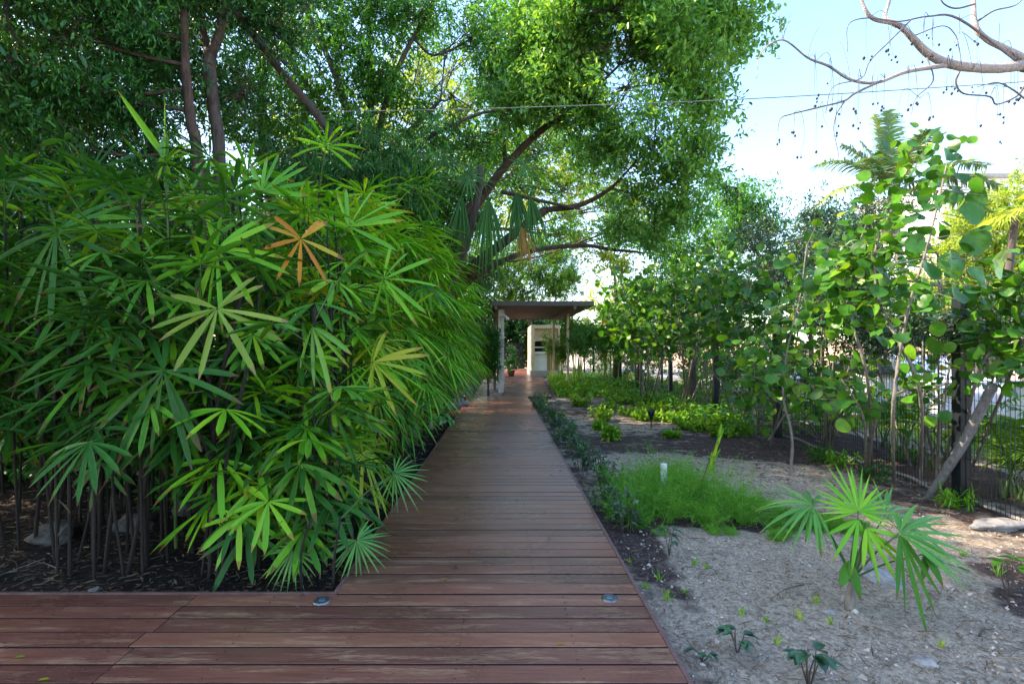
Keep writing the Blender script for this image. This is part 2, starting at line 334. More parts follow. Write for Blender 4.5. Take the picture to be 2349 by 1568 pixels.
M['edge'] = plain_mat('worn pinkish edge board', (.17,.085,.075), .5, 0, .25, 14)

# ground: pale crushed limestone with bands of dark mulch, darker bed under the palms
def fbm(x, y, sc_=1.0, oct_=4, seed=0):
    r = np.random.default_rng(seed); o = np.zeros_like(x, dtype=float); a = 1.0
    for k in range(oct_):
        for _ in range(4):
            th = r.uniform(0, 2*np.pi); f = sc_*2**k*r.uniform(.7,1.4); o += a*np.sin((x*np.cos(th)+y*np.sin(th))*f+r.uniform(0,6.28))/4
        a *= .5
    return o
def ground_h(x, y):
    x = np.asarray(x, float); y = np.asarray(y, float)
    h = GZ + .016*fbm(x, y, 2.2, 3, 1) + .011*fbm(x, y, 12, 3, 2)
    far = np.clip((np.hypot(x, y)-25)/20, 0, 1)
    h = h*(1-far)+GZ*far
    h = h + .10*np.exp(-((x-2.9)**2/1.1+(y-6.6)**2/1.2)) + .05*np.exp(-((x-2.6)**2/1.5+(y-3.0)**2/1.0))
    h = h + .12*np.clip((-x-1.6)/3, 0, 1)*np.clip((y-3.4)/1, 0, 1)*(1-far)
    on = ((x > -1.15) & (x < 1.0) & (y < 17.3)) | ((x < 1.0) & (y < 3.35)) | ((x > -.1) & (x < 2.9) & (y > 17) & (y < 42))
    return np.where(on, np.minimum(h, GZ), h)
def ground_mat():
    m, nt, b, out = new_mat('crushed limestone and mulch ground')
    w = mapped(nt, coord='World'); at = N_(nt, 'ShaderNodeAttribute', attribute_name='along')   # 0 limestone sand .. 1 mulch
    n1 = noise(nt, w, 26, 8, .78); n2 = noise(nt, w, 5, 5, .6); n3 = noise(nt, w, 140, 3, .6)
    vor = N_(nt, 'ShaderNodeTexVoronoi'); vor.inputs['Scale'].default_value = 75; nt.links.new(w, vor.inputs['Vector'])
    sand = ramp(nt, n1, [(.33,(.14,.095,.065)),(.44,(.43,.325,.24)),(.54,(.66,.53,.41)),(.66,(.88,.77,.64))])
    sand = mixc(nt, .45, sand, ramp(nt, n2, [(.3,(.62,.56,.52)),(.6,(1.2,1.14,1.08))]), 'MULTIPLY')
    chips = ramp(nt, vor.outputs['Color'], [(0,(.06,.045,.035)),(.3,(.35,.28,.22)),(.6,(.6,.5,.41)),(1,(.9,.82,.72))])
    sand = mixc(nt, .45, sand, chips)
    mul = ramp(nt, n1, [(.3,(.02,.012,.01)),(.5,(.085,.056,.052)),(.7,(.25,.19,.17))])
    f = math_(nt, 'ADD', at.outputs['Fac'], math_(nt, 'MULTIPLY', math_(nt, 'SUBTRACT', n2, .5), 1.5))
    f = math_(nt, 'ADD', f, math_(nt, 'MULTIPLY', math_(nt, 'SUBTRACT', n1, .5), .5))
    f = ramp(nt, f, [(.35,(0,0,0)),(.65,(1,1,1))])
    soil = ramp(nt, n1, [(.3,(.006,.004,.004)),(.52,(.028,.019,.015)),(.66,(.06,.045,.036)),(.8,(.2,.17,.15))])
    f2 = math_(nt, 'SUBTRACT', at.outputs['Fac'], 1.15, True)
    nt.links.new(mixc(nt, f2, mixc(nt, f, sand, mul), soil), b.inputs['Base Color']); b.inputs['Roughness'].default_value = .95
    b.inputs['Specular IOR Level'].default_value = .2
    bump(nt, math_(nt, 'ADD', n1, math_(nt, 'MULTIPLY', n3, .5)), 1.0, .035, b)
    return m
M['ground'] = ground_mat()
def mulch_mask(x, y):
    k = np.full(x.shape, .5)
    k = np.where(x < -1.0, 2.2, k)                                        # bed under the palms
    k = np.where((x > .8) & (y < 17), .62, k)
    def blob(cx, cy, rx, ry, val, k):
        d = np.sqrt(((x-cx)/rx)**2+((y-cy)/ry)**2); w = np.clip(1.25-d, 0, 1); w = np.clip(w*1.5, 0, 1); return k*(1-w)+val*w
    k = blob(2.3, 3.0, 1.35, 1.35, .0, k); k = blob(1.9, 4.0, .8, .8, .05, k); k = blob(3.2, 4.3, 1.0, 1.4, .18, k)
    k = blob(2.2, 1.6, 1.3, 1.4, .1, k); k = blob(3.0, 6.6, 1.5, .9, .0, k); k = blob(2.0, 7.4, .9, .7, .05, k)
    k = blob(3.45, 3.15, .45, .3, 1.1, k); k = blob(3.9, 3.5, .6, .5, 1, k); k = blob(1.1, 4.4, .22, 1.2, .85, k)
    k = blob(2.2, 4.95, 1.2, .28, .9, k); k = blob(4.4, 8.5, 1.6, 1.0, 1.0, k); k = blob(2.4, 9.0, 1.4, .8, .72, k); k = blob(2.6, 11.5, 1.6, 1.6, .45, k)
    k = np.where(x > 5.2, .8, k); k = np.where(x > 6.6, .35, k)
    return k
def axis(lo, a, b, hi, st, n):
    L = a-np.geomspace(.3, a-lo, n)[::-1]; Rr = b+np.geomspace(.3, hi-b, n); return np.concatenate([L, np.arange(a, b, st), [b], Rr])
gx = axis(-300, -7, 8, 300, .055, 18); gy = axis(-60, 1, 13, 600, .055, 18)
X, Y = np.meshgrid(gx, gy); Z = ground_h(X, Y); nx, ny = len(gx), len(gy)
i = (np.arange(ny-1)[:,None]*nx+np.arange(nx-1)[None]).reshape(-1)
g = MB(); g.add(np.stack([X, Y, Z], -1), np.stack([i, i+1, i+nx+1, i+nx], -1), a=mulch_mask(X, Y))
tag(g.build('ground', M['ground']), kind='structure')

# ------------------------------------------------------------------ boardwalk
PW = .1455; XL, XR = -1.02, .843
dk = MB(); rg = np.random.default_rng(3)
y = 3.253 - 18*PW
k = 0
while y < 41:
    y1 = y + PW - .0135; z = rg.normal(0, .0012)
    if y < 3.25:
        j = -1.86 + rg.normal(0, .012)
        plank(dk, -9, j-.004, y+rg.normal(0,.0015), y1, -.027, z+rg.normal(0,.001)); plank(dk, j+.001, XR-.002, y, y1, -.027, z)
    elif y < 17.2: plank(dk, XL+.002, XR-.002, y, y1, -.027, z)
    else:
        xr = min(1.65 + (y-17.3)*.055, 2.55); plank(dk, -.02 if y > 20 else .12, xr, y, y1, -.027, z)
    y += PW; k += 1
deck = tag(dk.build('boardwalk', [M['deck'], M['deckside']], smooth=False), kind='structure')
eb = MB(); box(eb, XR, XR+.022, .5, 17.3, -.11, .004); tag(eb.build('boardwalk_edge', M['edge'], smooth=False), kind='structure')
eb = MB(); box(eb, XL-.022, XL, 3.275, 17.2, -.11, .003); box(eb, -9, XL, 3.252, 3.274, -.11, .002); tag(eb.build('boardwalk_border', M['edge'], smooth=False), kind='structure')
eb = MB(); box(eb, -9, 2.4, -.3, 41, -.1, -.095); 
scr = MB(); rs = np.random.default_rng(41)
for k_ in range(-7, 26):
    yy = 3.253+k_*PW
    for x_ in np.arange(-4.3 if yy < 3.2 else -.95, .8, .5838):
        for dy in (.03,.1): lathe(scr, (x_+rs.normal(0,.004), yy+dy, .0012), [(.0001,.0012),(.0042,.001),(.0045,-.001)], 7)
scr.build('deck_screws', M['black'], deck)
def deck_light(u, v, label):
    p = G(u, v, 0); t = empty('deck_light', (p[0], p[1], 0.0), label, 'deck light', 'round lights set into the boardwalk')
    r = MB(); lathe(r, (p[0],p[1],0), [(.022,.006),(.034,.008),(.045,.007),(.05,.003),(.05,-.01)], 28); r.build('ring', M['steel'], t)
    r = MB(); lathe(r, (p[0],p[1],0), [(.0005,.009),(.012,.008),(.020,.007),(.0215,.004)], 24); r.build('lens', M['lens'], t)
    for a in (0.5, 2.6, 4.7):
        r = MB(); lathe(r, (p[0]+.039*math.cos(a), p[1]+.039*math.sin(a), .007), [(.0005,.003),(.004,.0025),(.005,0)], 8); r.build('screw', M['black'], t)
deck_light(738, 1377, 'round steel deck light at the inner corner where the two decks meet')
deck_light(1398, 1371, 'round steel deck light near the sandy side of the boardwalk')

# ------------------------------------------------------------------ fan fronds and fan palms
def frond(hub, ax, nr, r, n, spread, wid, droop, mat, rng, src=None, prof='rhapis', jitter=.12, name='frond', parent=None, ns=6, cone=.16, lenvar=.25):
    mb = MB(); ax = nrm(ax); sd_ = nrm(np.cross(ax, nr)); nr = np.cross(sd_, ax)
    ph = np.linspace(-spread, spread, n)+rng.normal(0, 1, n)*jitter*spread/max(n,2)
    cone = cone*np.ones(n)+rng.normal(0, .07, n)
    dr = ax[None]*np.cos(ph)[:,None]+sd_[None]*np.sin(ph)[:,None]-nr[None]*cone[:,None]
    L = r*(1-lenvar*(np.abs(ph)/max(spread,.1))**1.5)*rng.uniform(.88,1.06,n)
    ribbons(mb, hub+nrm(dr)*r*.02, dr, nr[None]+rng.normal(0,.22,(n,3)), L, wid*rng.uniform(.8,1.12,n), droop*rng.uniform(.4,1.5,n), prof, ns, .3)
    if src is not None:
        src = np.asarray(src, float); mid = (src+hub)/2+np.array([0,0,.05*np.linalg.norm(hub-src)])
        tube(mb, [src, mid, hub], [.0075,.0055,.004], 5, 3, m=1)
    return mb.build(name, [mat, M['petiole']], parent)
def cane(mb, P, r0, rng, m=0): 
    tube(mb, P, np.linspace(r0, r0*.75, len(P))*1.0, 7, 5, rough=.35, rng=rng, m=m)
GRP = 'fan palms crowded together left of the boardwalk'
def fan_palm(x, y, h, label, seed, nf=9, sz=.38, mats=('rhapis',), lo=.35, group=GRP, wid=.045, nseg=(6,10), heroes=(), prof='rhapis', face=None, droop=.18):
    rng = np.random.default_rng(seed); z0 = float(ground_h(x, y))
    t = empty('fan_palm', (x, y, z0), label, 'palm', group)
    top = np.array([x+rng.normal(0,.1), y+rng.normal(0,.08), z0+h])
    P = [np.array([x,y,z0-.03]), np.array([x,y,z0])*.5+top*.5+rng.normal(0,.03,3), top]
    mb = MB(); cane(mb, P, rng.uniform(.009,.015), rng); mb.build('stem', M['cane'], t)
    a0 = rng.uniform(0, 6.28)
    for i in range(nf):
        f = lo+(1-lo)*(i+.5)/nf; q = (1-f)**2*P[0]+2*f*(1-f)*P[1]+f*f*P[2]
        q = P[0]*(1-f)+top*f
        az = a0+i*2.4+rng.normal(0,.3)
        if face is not None and rng.random() < .7: az = face+rng.normal(0, .9)
        el = np.interp(f, [lo, .85, 1], [-.05, .5, 1.15])+rng.normal(0,.18)
        d = np.array([np.cos(az)*np.cos(el), np.sin(az)*np.cos(el), np.sin(el)])
        pl = rng.uniform(.2,.4)*(sz/.38)
        hub = q+d*pl
        el2 = el-(rng.uniform(.25,.8) if f < .8 else rng.uniform(0,.45)); ax = np.array([np.cos(az)*np.cos(el2), np.sin(az)*np.cos(el2), np.sin(el2)])
        nr_ = np.array([-np.cos(az)*np.sin(el2), -np.sin(az)*np.sin(el2), np.cos(el2)])+rng.normal(0,.15,3)
        if hub[0] > -1.15 and hub[1] > 3.2 and hub[2] < .5: continue
        if y > 4.6 and hub[2] < (1.35 if y < 7 else .95) and hub[0]+ax[0]*sz*.8 > -1.25-.5*max(0,.8-hub[2]): continue
        frond(hub, ax, nr_, sz*rng.uniform(.75,1.15), int(rng.integers(*nseg)), rng.uniform(1.5,2.4), wid*rng.uniform(.85,1.15), droop, M[mats[int(rng.integers(len(mats)))]], rng, q, prof, parent=t)
    for (hu, hv, hY, r, th, sp, n, w, dp, mt, fz) in heroes:
        hub = D(hu, hv, hY); r = r*.9*hY/F; nr_ = nrm(np.array([rng.normal(0,.12), -1, fz])); a = R(th)
        ax = np.array([math.cos(a), 0, math.sin(a)]); ax = ax-nr_*ax.dot(nr_)
        f = np.clip((hub[2]-z0-.12)/h, .2, .98); q = P[0]*(1-f)+top*f
        frond(hub, ax, nr_, r, n, R(sp), w*.86, dp, M[mt], rng, q, prof if n < 15 else 'fan', parent=t, ns=7, lenvar=.2, jitter=.55 if n < 15 else .3, cone=.28)
    return t
# palms whose big fronds face the camera: (u, v, distance, radius px, axis deg, half spread deg, segments, width m, droop, material, tilt)
HERO = [
 ('tall fan palm at the left frame edge with a wide dark many-fingered frond', -1.0, (130,530,3.5,225,268,168,12,.052,.12,'rhapis_deep',.35)),
 ('fan palm with a mid green frond beside the wide dark one', 0, (325,592,3.6,165,262,150,9,.05,.12,'rhapis',.35)),
 ('fan palm with a large bright green star-shaped frond high in the thicket', 0, (497,572,3.6,190,262,165,13,.048,.12,'rhapis_bright',.3)),
 ('fan palm with a pale olive frond drooping below the bright green star', 0, (498,708,3.4,185,282,150,10,.05,.1,'rhapis_olive',.45)),
 ('fan palm carrying the orange dying frond', 0, (690,548,3.75,118,268,160,9,.042,.08,'rhapis_orange',.3)),
 ('fan palm with a deep green frond spreading low to the left', 0, (375,850,3.35,235,238,132,11,.055,.12,'rhapis_deep',.4)),
 ('fan palm with yellow-tipped green fingers near the left frame edge', 0, (215,745,3.55,215,205,130,8,.052,.1,'rhapis',.4)),
 ('fan palm with a small pale frond hanging limp beside the olive one', 0, (716,750,3.45,135,295,48,5,.05,.35,'fanpale',.2)),
 ('fan palm with yellowing fingers reaching right over the boardwalk', 0, (855,830,4.1,150,352,85,7,.045,.08,'rhapis_yellow',.5)),
 ('low fan palm with a hanging fan of six brown-tipped fingers', 0, (690,1062,3.45,150,268,75,7,.05,.1,'rhapis',.4)),
 ('low fan palm with cut-looking blunt fingers near the thicket foot', 0, (615,1150,3.4,120,250,130,9,.045,.08,'rhapis_bright',.6)),
 ('fan palm with a yellow-green fan standing up from the top of the thicket', 0, (600,440,4.0,150,75,70,8,.045,.02,'rhapis_bright',.2)),
 ('fan palm with long bright fingers pointing right above the orange frond', 0, (800,520,4.3,160,60,110,10,.045,.05,'rhapis_bright',.25)),
 ('fan palm with yellow-green fingers spread beside the orange frond', 0, (880,640,4.4,150,20,130,10,.045,.1,'rhapis_bright',.3)),
 ('fan palm with a green fan low in the left corner of the thicket', 0, (95,770,3.9,150,250,150,9,.045,.15,'rhapis_deep',.5)),
 ('fan palm with a drooping green fan left of the low blunt one', 0, (230,1060,3.7,110,262,90,6,.042,.12,'rhapis_deep',.5)),
 ('fan palm with a bright frond right of the olive one', 0, (760,930,3.9,150,300,120,9,.045,.12,'rhapis',.5)),
 ('fan palm with a tall green fan at the top left of the thicket', 0, (205,400,4.2,140,95,120,9,.05,.03,'rhapis_deep',.2)),
 ('fan palm with a green frond between the two tall left ones', 0, (430,465,4.2,150,100,130,10,.048,.05,'rhapis',.25)),
]
for i, (lab, _, h) in enumerate(HERO):
    rg = np.random.default_rng(100+i); p = D(h[0], h[1], h[2])
    by = max(3.55, h[2]+rg.uniform(.15,.45)); bx = min(p[0]+rg.uniform(-.25,.05), -1.35)
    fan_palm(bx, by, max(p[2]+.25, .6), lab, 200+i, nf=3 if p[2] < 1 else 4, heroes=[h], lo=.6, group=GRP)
# new leaf still folded: sword shape standing above the thicket
sp = D(378, 360, 3.9); t = empty('fan_palm', (sp[0]+.02, sp[1]+.1, float(ground_h(sp[0], 4.0))), 'fan palm sending up a long folded new leaf and a pale bud above the thicket', 'palm', GRP)
mb = MB(); tube(mb, [(sp[0]+.02, sp[1]+.1, 0), (sp[0]+.03, sp[1]+.05, 1.4), sp], [.012,.01,.006], 6); mb.build('stem', M['petiole'], t)
mb = MB(); d1 = D(268,205,3.9)-sp; d2 = D(378,215,3.9)-sp; d3 = D(310,270,3.9)-sp
ribbons(mb, [sp,sp,sp], [d1,d2,d3], [[.3,-1,0]]*3, [np.linalg.norm(d1),np.linalg.norm(d2),np.linalg.norm(d3)], [.05,.012,.018], [.0,.0,.03], 'blade', 8, .5); mb.build('frond', M['rhapis_bright'], t)
mb = MB(); ribbons(mb, [sp-[0,0,.03]], [[.08,0,1]], [[0,-1,.1]], [.2], [.085], [0], 'broad', 8, .6); mb.build('bud_sheath', M['fanpale'], t)
# the rest of the thicket
LB = {'front': 'slender dark fan palm packed into the near shaded face of the thicket', 'mid': 'fan palm inside the thicket with only its upper fronds showing',
      'edge': 'fan palm with fine bright green fronds at the boardwalk edge of the thicket', 'low': 'short fan palm filling the low front of the thicket near the deck corner', 'far': 'fan palm with narrow grassy fronds at the far end of the thicket'}
rg = np.random.default_rng(11); pi = 0
def put(n, xr, yr, hr, key, **k):
    global pi
    for _ in range(n):
        fan_palm(rg.uniform(*xr), rg.uniform(*yr), rg.uniform(*hr), LB[key], 1000+pi, group=GRP+', '+key if False else 'fan palms: '+{'front':'near shaded face','mid':'inside the thicket','edge':'along the boardwalk','low':'short ones at the deck corner','far':'far end of the thicket'}[key], **k); pi += 1
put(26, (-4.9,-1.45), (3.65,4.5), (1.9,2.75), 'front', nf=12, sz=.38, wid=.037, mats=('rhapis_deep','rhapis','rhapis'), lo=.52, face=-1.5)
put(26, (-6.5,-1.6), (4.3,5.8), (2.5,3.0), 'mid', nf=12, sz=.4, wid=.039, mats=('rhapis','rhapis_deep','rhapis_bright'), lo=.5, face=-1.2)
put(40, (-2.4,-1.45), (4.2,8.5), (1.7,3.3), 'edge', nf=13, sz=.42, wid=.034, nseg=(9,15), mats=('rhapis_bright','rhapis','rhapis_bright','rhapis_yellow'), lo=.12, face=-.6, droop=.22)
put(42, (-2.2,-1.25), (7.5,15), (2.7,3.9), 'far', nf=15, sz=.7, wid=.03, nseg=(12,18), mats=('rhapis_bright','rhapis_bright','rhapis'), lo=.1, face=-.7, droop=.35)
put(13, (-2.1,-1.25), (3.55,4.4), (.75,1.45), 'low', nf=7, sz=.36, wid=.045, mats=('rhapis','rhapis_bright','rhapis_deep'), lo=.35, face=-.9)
put(4, (-4.6,-2.6), (3.6,4.3), (1.0,1.5), 'low', nf=3, sz=.36, wid=.045, mats=('rhapis_deep','rhapis'), lo=.6, face=-1.5)
# two small fine fans beside the deck corner
rgx = np.random.default_rng(5)
for (bu, bv, lab, fr) in [(760,1345,'small palm with fine pale fans leaning over the deck corner', [(818,1238,3.55,98,300,135,22,.02,.15,'fanpale',.6),(905,1085,4.1,100,330,120,18,.02,.15,'fanpale',.6)]),
                          (690,1345,'small palm with fine narrow fans at the foot of the thicket', [(672,1262,3.5,100,235,120,18,.02,.18,'fanpale',.6),(745,1200,3.6,80,80,100,14,.022,.1,'rhapis_deep',.4)])]:
    b = G(bu, bv+20); fan_palm(b[0], max(b[1],3.45), .5, lab, 77+bu, nf=2, sz=.2, lo=.5, wid=.02, nseg=(12,16), prof='fan', heroes=fr, group='small fine palms at the thicket foot', mats=('rhapis_deep',))
# extra bare canes in the dark foot of the thicket, dry fibres
for i in range(34):
    x = rg.uniform(-4.4,-1.45); yv = rg.uniform(3.55,5.2); z0 = float(ground_h(x,yv)); h = rg.uniform(1.2,2.2)
    mb = MB(); tube(mb, [(x,yv,z0-.03),(x+rg.normal(0,.04),yv+rg.normal(0,.04),z0+h*.5),(x+rg.normal(0,.1),yv+rg.normal(0,.08),z0+h)], [rg.uniform(.008,.014)]*3, 6, 6, rough=.4)
    for _ in range(3):
        zz = z0+rg.uniform(.1,h*.8); a = rg.uniform(0,6.28); ribbons(mb, [(x,yv,zz)], [[np.cos(a)*.4,np.sin(a)*.4,.8]], [[np.sin(a),-np.cos(a),0]], [rg.uniform(.1,.25)], [.012], [.3], 'blade', 4, .2, m=1)
    tag(mb.build('palm_cane', [M['cane'], M['litter']], loc=(x,yv,z0)), 'bare dark palm cane standing in the shaded foot of the thicket', 'palm cane', 'bare canes in the thicket foot')

# ------------------------------------------------------------------ trees
DK = 1.7
def crown(mb, blobs, L, W, dens, rng, spread=.11, droopy=.25, per=13, gap=.0, m=0, freq=2.2, updir=None):
    for (c, r) in blobs:
        c = np.asarray(c, float); r = np.asarray(r, float)*np.ones(3)
        area = math.pi*r[0]*r[2]; n = int(dens*DK*area/(.42*L*W)/per)+2
        d = nrm(rng.normal(0,1,(n,3))); rad = rng.uniform(0,1,n)**(1/2.4)
        lob = 1+.3*np.sin(d[:,0]*5+c[0]*3)*np.sin(d[:,2]*5+c[1])+.2*np.sin(d[:,2]*9+d[:,0]*7+c[2]*5); rad = rad*lob*np.where(rng.random(n) < .12, rng.uniform(1.1,1.4,n), 1)
        Cc = c+d*rad[:,None]*r
        if gap > -1:
            f = np.sin(Cc[:,0]*freq+1.3*np.sin(Cc[:,2]*freq*.8+2))+np.sin(Cc[:,1]*freq*.9+1.7*np.sin(Cc[:,0]*freq*.7))+np.sin(Cc[:,2]*freq*1.2+Cc[:,0]*.7)
            Cc = Cc[(f+rng.normal(0,.5,len(f))) > gap-1.25]
        n = len(Cc)
        if not n: continue
        tw = nrm(d[:n]*.8+rng.normal(0,.6,(n,3))+np.array([0,0,-.1 if droopy > .3 else .25]))
        tt = rng.uniform(0,1,(n,per,1)); P = Cc[:,None]+tw[:,None]*(tt-.5)*spread*2.4+rng.normal(0,spread*.22,(n,per,3))
        Dr = nrm(tw[:,None]*.7+rng.normal(0,.62,(n,per,3))+np.array([0,0,-droopy]))
        Nn = np.array([0,0,1.])+rng.normal(0,.45,(n,per,3))
        s = rng.uniform(.65,1.15,(n,per)).reshape(-1)
        leaves(mb, P.reshape(-1,3), Dr.reshape(-1,3), Nn.reshape(-1,3), L*s, W*s, m=m)
        # twigs
        if n < 4000:
            k = rng.choice(n, min(n, max(3, n//4)), False)
            for q in k[:26]:
                Bp = Cc[q]+tw[q]*spread*1.2; md = (c+Cc[q])/2+rng.normal(0,.12,3)*np.mean(r); TW.append((c, md, Bp))
def pxb(blobs, j=1): return [(D(u,v,Yy), (r*Yy/F, r*Yy/F*dz, r*Yy/F*asp)) for (u,v,Yy,r,dz,asp) in blobs]
def tree(label, base, stems, blobs, leafm, bark, L=.085, W=.035, dens=3.2, seed=1, name='tree', cat='tree', group=None, gap=0.0, droopy=.25, limbs=True, twigr=.006, freq=2.2, spread=.11, per=13, limb_r=.03):
    global TW; TW = []
    rng = np.random.default_rng(seed); base = np.asarray(base, float)
    t = empty(name, tuple(base), label, cat, group)
    tr = MB(); pts = []
    for (P, r) in stems:
        P = [np.asarray(p, float) for p in P]; tube(tr, P, r, 9, 6, rough=.14, rng=rng)
        sp_, rr = smooth_path(P, r if not np.isscalar(r) else [r]*len(P), 5); pts += [(a, b) for a, b in zip(sp_, rr) if a[2] > base[2]+.6]
    cr = MB(); crown(cr, blobs, L, W, dens, rng, spread, droopy, per, gap, freq=freq)
    if limbs and pts:
        PP = np.array([a for a, _ in pts])
        for (c, r) in blobs:
            c = np.asarray(c, float); dd = np.linalg.norm(PP-c, axis=1)+np.maximum(0, PP[:,2]-c[2])*1.2; j = int(np.argmin(dd)); a = PP[j]; lr = min(pts[j][1]*.7, limb_r)
            mid = (a+c)/2+rng.normal(0,.08,3)*np.linalg.norm(c-a)+np.array([0,0,-.05]); tube(tr, [a, mid, c], [lr, lr*.7, lr*.4], 6, 4, rough=.15, rng=rng); lp, _ = smooth_path([a, mid, c], [1,1,1], 4)
            rr = np.mean(r)
            for _ in range(5):
                e = c+nrm(rng.normal(0,1,3))*r*.85; m2 = (c+e)/2+rng.normal(0,.1,3)*rr; st = lp[int(rng.integers(len(lp)//2, len(lp)))]
                tube(tr, [st, m2, e], [lr*.4, lr*.25, lr*.12], 5, 3, rng=rng)
    for A, md, Bp in TW: tube(tr, [A, md, Bp], [twigr*1.4, twigr, twigr*.5], 4, 2, rng=rng)
    tr.build('trunk', M[bark], t); cr.build('crown', M[leafm], t)
    return t
def trunkpts(lst): return [D(*p) for p in lst]

# left: dark trees behind the palms
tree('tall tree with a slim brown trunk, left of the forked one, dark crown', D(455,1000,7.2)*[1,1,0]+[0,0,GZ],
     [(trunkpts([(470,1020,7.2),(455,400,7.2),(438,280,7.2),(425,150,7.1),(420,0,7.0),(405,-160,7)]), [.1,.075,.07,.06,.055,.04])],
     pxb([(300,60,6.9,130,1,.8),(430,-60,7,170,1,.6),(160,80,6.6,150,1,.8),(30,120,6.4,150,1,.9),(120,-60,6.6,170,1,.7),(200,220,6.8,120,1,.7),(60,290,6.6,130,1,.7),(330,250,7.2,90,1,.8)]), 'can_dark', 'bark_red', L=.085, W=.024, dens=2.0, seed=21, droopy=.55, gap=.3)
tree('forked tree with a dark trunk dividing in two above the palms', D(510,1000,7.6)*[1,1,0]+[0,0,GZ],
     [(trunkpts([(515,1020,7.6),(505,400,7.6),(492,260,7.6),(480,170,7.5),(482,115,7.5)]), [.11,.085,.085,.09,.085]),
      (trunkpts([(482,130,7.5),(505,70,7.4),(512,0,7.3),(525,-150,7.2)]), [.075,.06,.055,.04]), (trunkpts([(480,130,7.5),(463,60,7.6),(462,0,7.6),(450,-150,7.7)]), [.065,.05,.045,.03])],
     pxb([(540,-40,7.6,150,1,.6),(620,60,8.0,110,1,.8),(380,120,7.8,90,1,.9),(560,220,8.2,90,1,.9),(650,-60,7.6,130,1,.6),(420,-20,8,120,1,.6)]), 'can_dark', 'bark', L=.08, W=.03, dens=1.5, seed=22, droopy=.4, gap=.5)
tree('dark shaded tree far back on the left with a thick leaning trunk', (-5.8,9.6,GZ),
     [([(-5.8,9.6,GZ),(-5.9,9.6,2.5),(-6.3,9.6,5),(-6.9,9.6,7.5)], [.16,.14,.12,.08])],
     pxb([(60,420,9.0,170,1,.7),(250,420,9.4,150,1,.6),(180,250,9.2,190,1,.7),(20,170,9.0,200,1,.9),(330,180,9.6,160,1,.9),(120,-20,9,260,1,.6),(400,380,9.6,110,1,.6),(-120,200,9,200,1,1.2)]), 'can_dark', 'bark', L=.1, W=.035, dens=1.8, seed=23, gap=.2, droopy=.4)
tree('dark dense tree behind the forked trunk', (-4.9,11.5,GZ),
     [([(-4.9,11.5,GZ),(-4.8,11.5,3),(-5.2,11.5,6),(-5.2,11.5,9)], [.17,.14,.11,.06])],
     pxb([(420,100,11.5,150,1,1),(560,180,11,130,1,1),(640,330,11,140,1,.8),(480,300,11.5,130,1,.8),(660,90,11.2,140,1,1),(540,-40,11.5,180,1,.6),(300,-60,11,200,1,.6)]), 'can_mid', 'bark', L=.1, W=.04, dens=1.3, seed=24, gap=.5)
tree('willowy tree with blue-green narrow leaves behind the palm thicket', D(800,900,8.6)*[1,1,0]+[0,0,GZ],
     [(trunkpts([(830,1000,8.6),(800,520,8.6),(770,330,8.6),(640,160,8.6),(550,40,8.5),(510,-60,8.5)]), [.1,.09,.075,.06,.05,.04])],
     pxb([(760,420,8.2,120,1,.7),(870,430,8.4,110,1,.7),(680,360,8.6,100,1,.7),(820,340,8.6,100,1,.7),(930,480,8.8,90,1,.7),(950,390,8.8,80,1,.7)]), 'can_dark', 'bark', L=.12, W=.026, dens=2.5, seed=25, droopy=.6, gap=-.1)
tree('bushy dark shrub wall behind the left end of the palm thicket', (-4.9,6.9,GZ),
     [([(-4.9,6.9,GZ),(-4.9,6.9,1.6),(-5.0,6.9,3.0)], [.06,.05,.03])],
     pxb([(60,480,6.4,130,1,.7),(220,440,6.6,110,1,.6),(360,430,6.8,90,1,.6),(-80,450,6.4,150,1,.9)]), 'can_dark', 'bark', L=.1, W=.028, dens=2.6, seed=26, gap=-.2, droopy=.45)
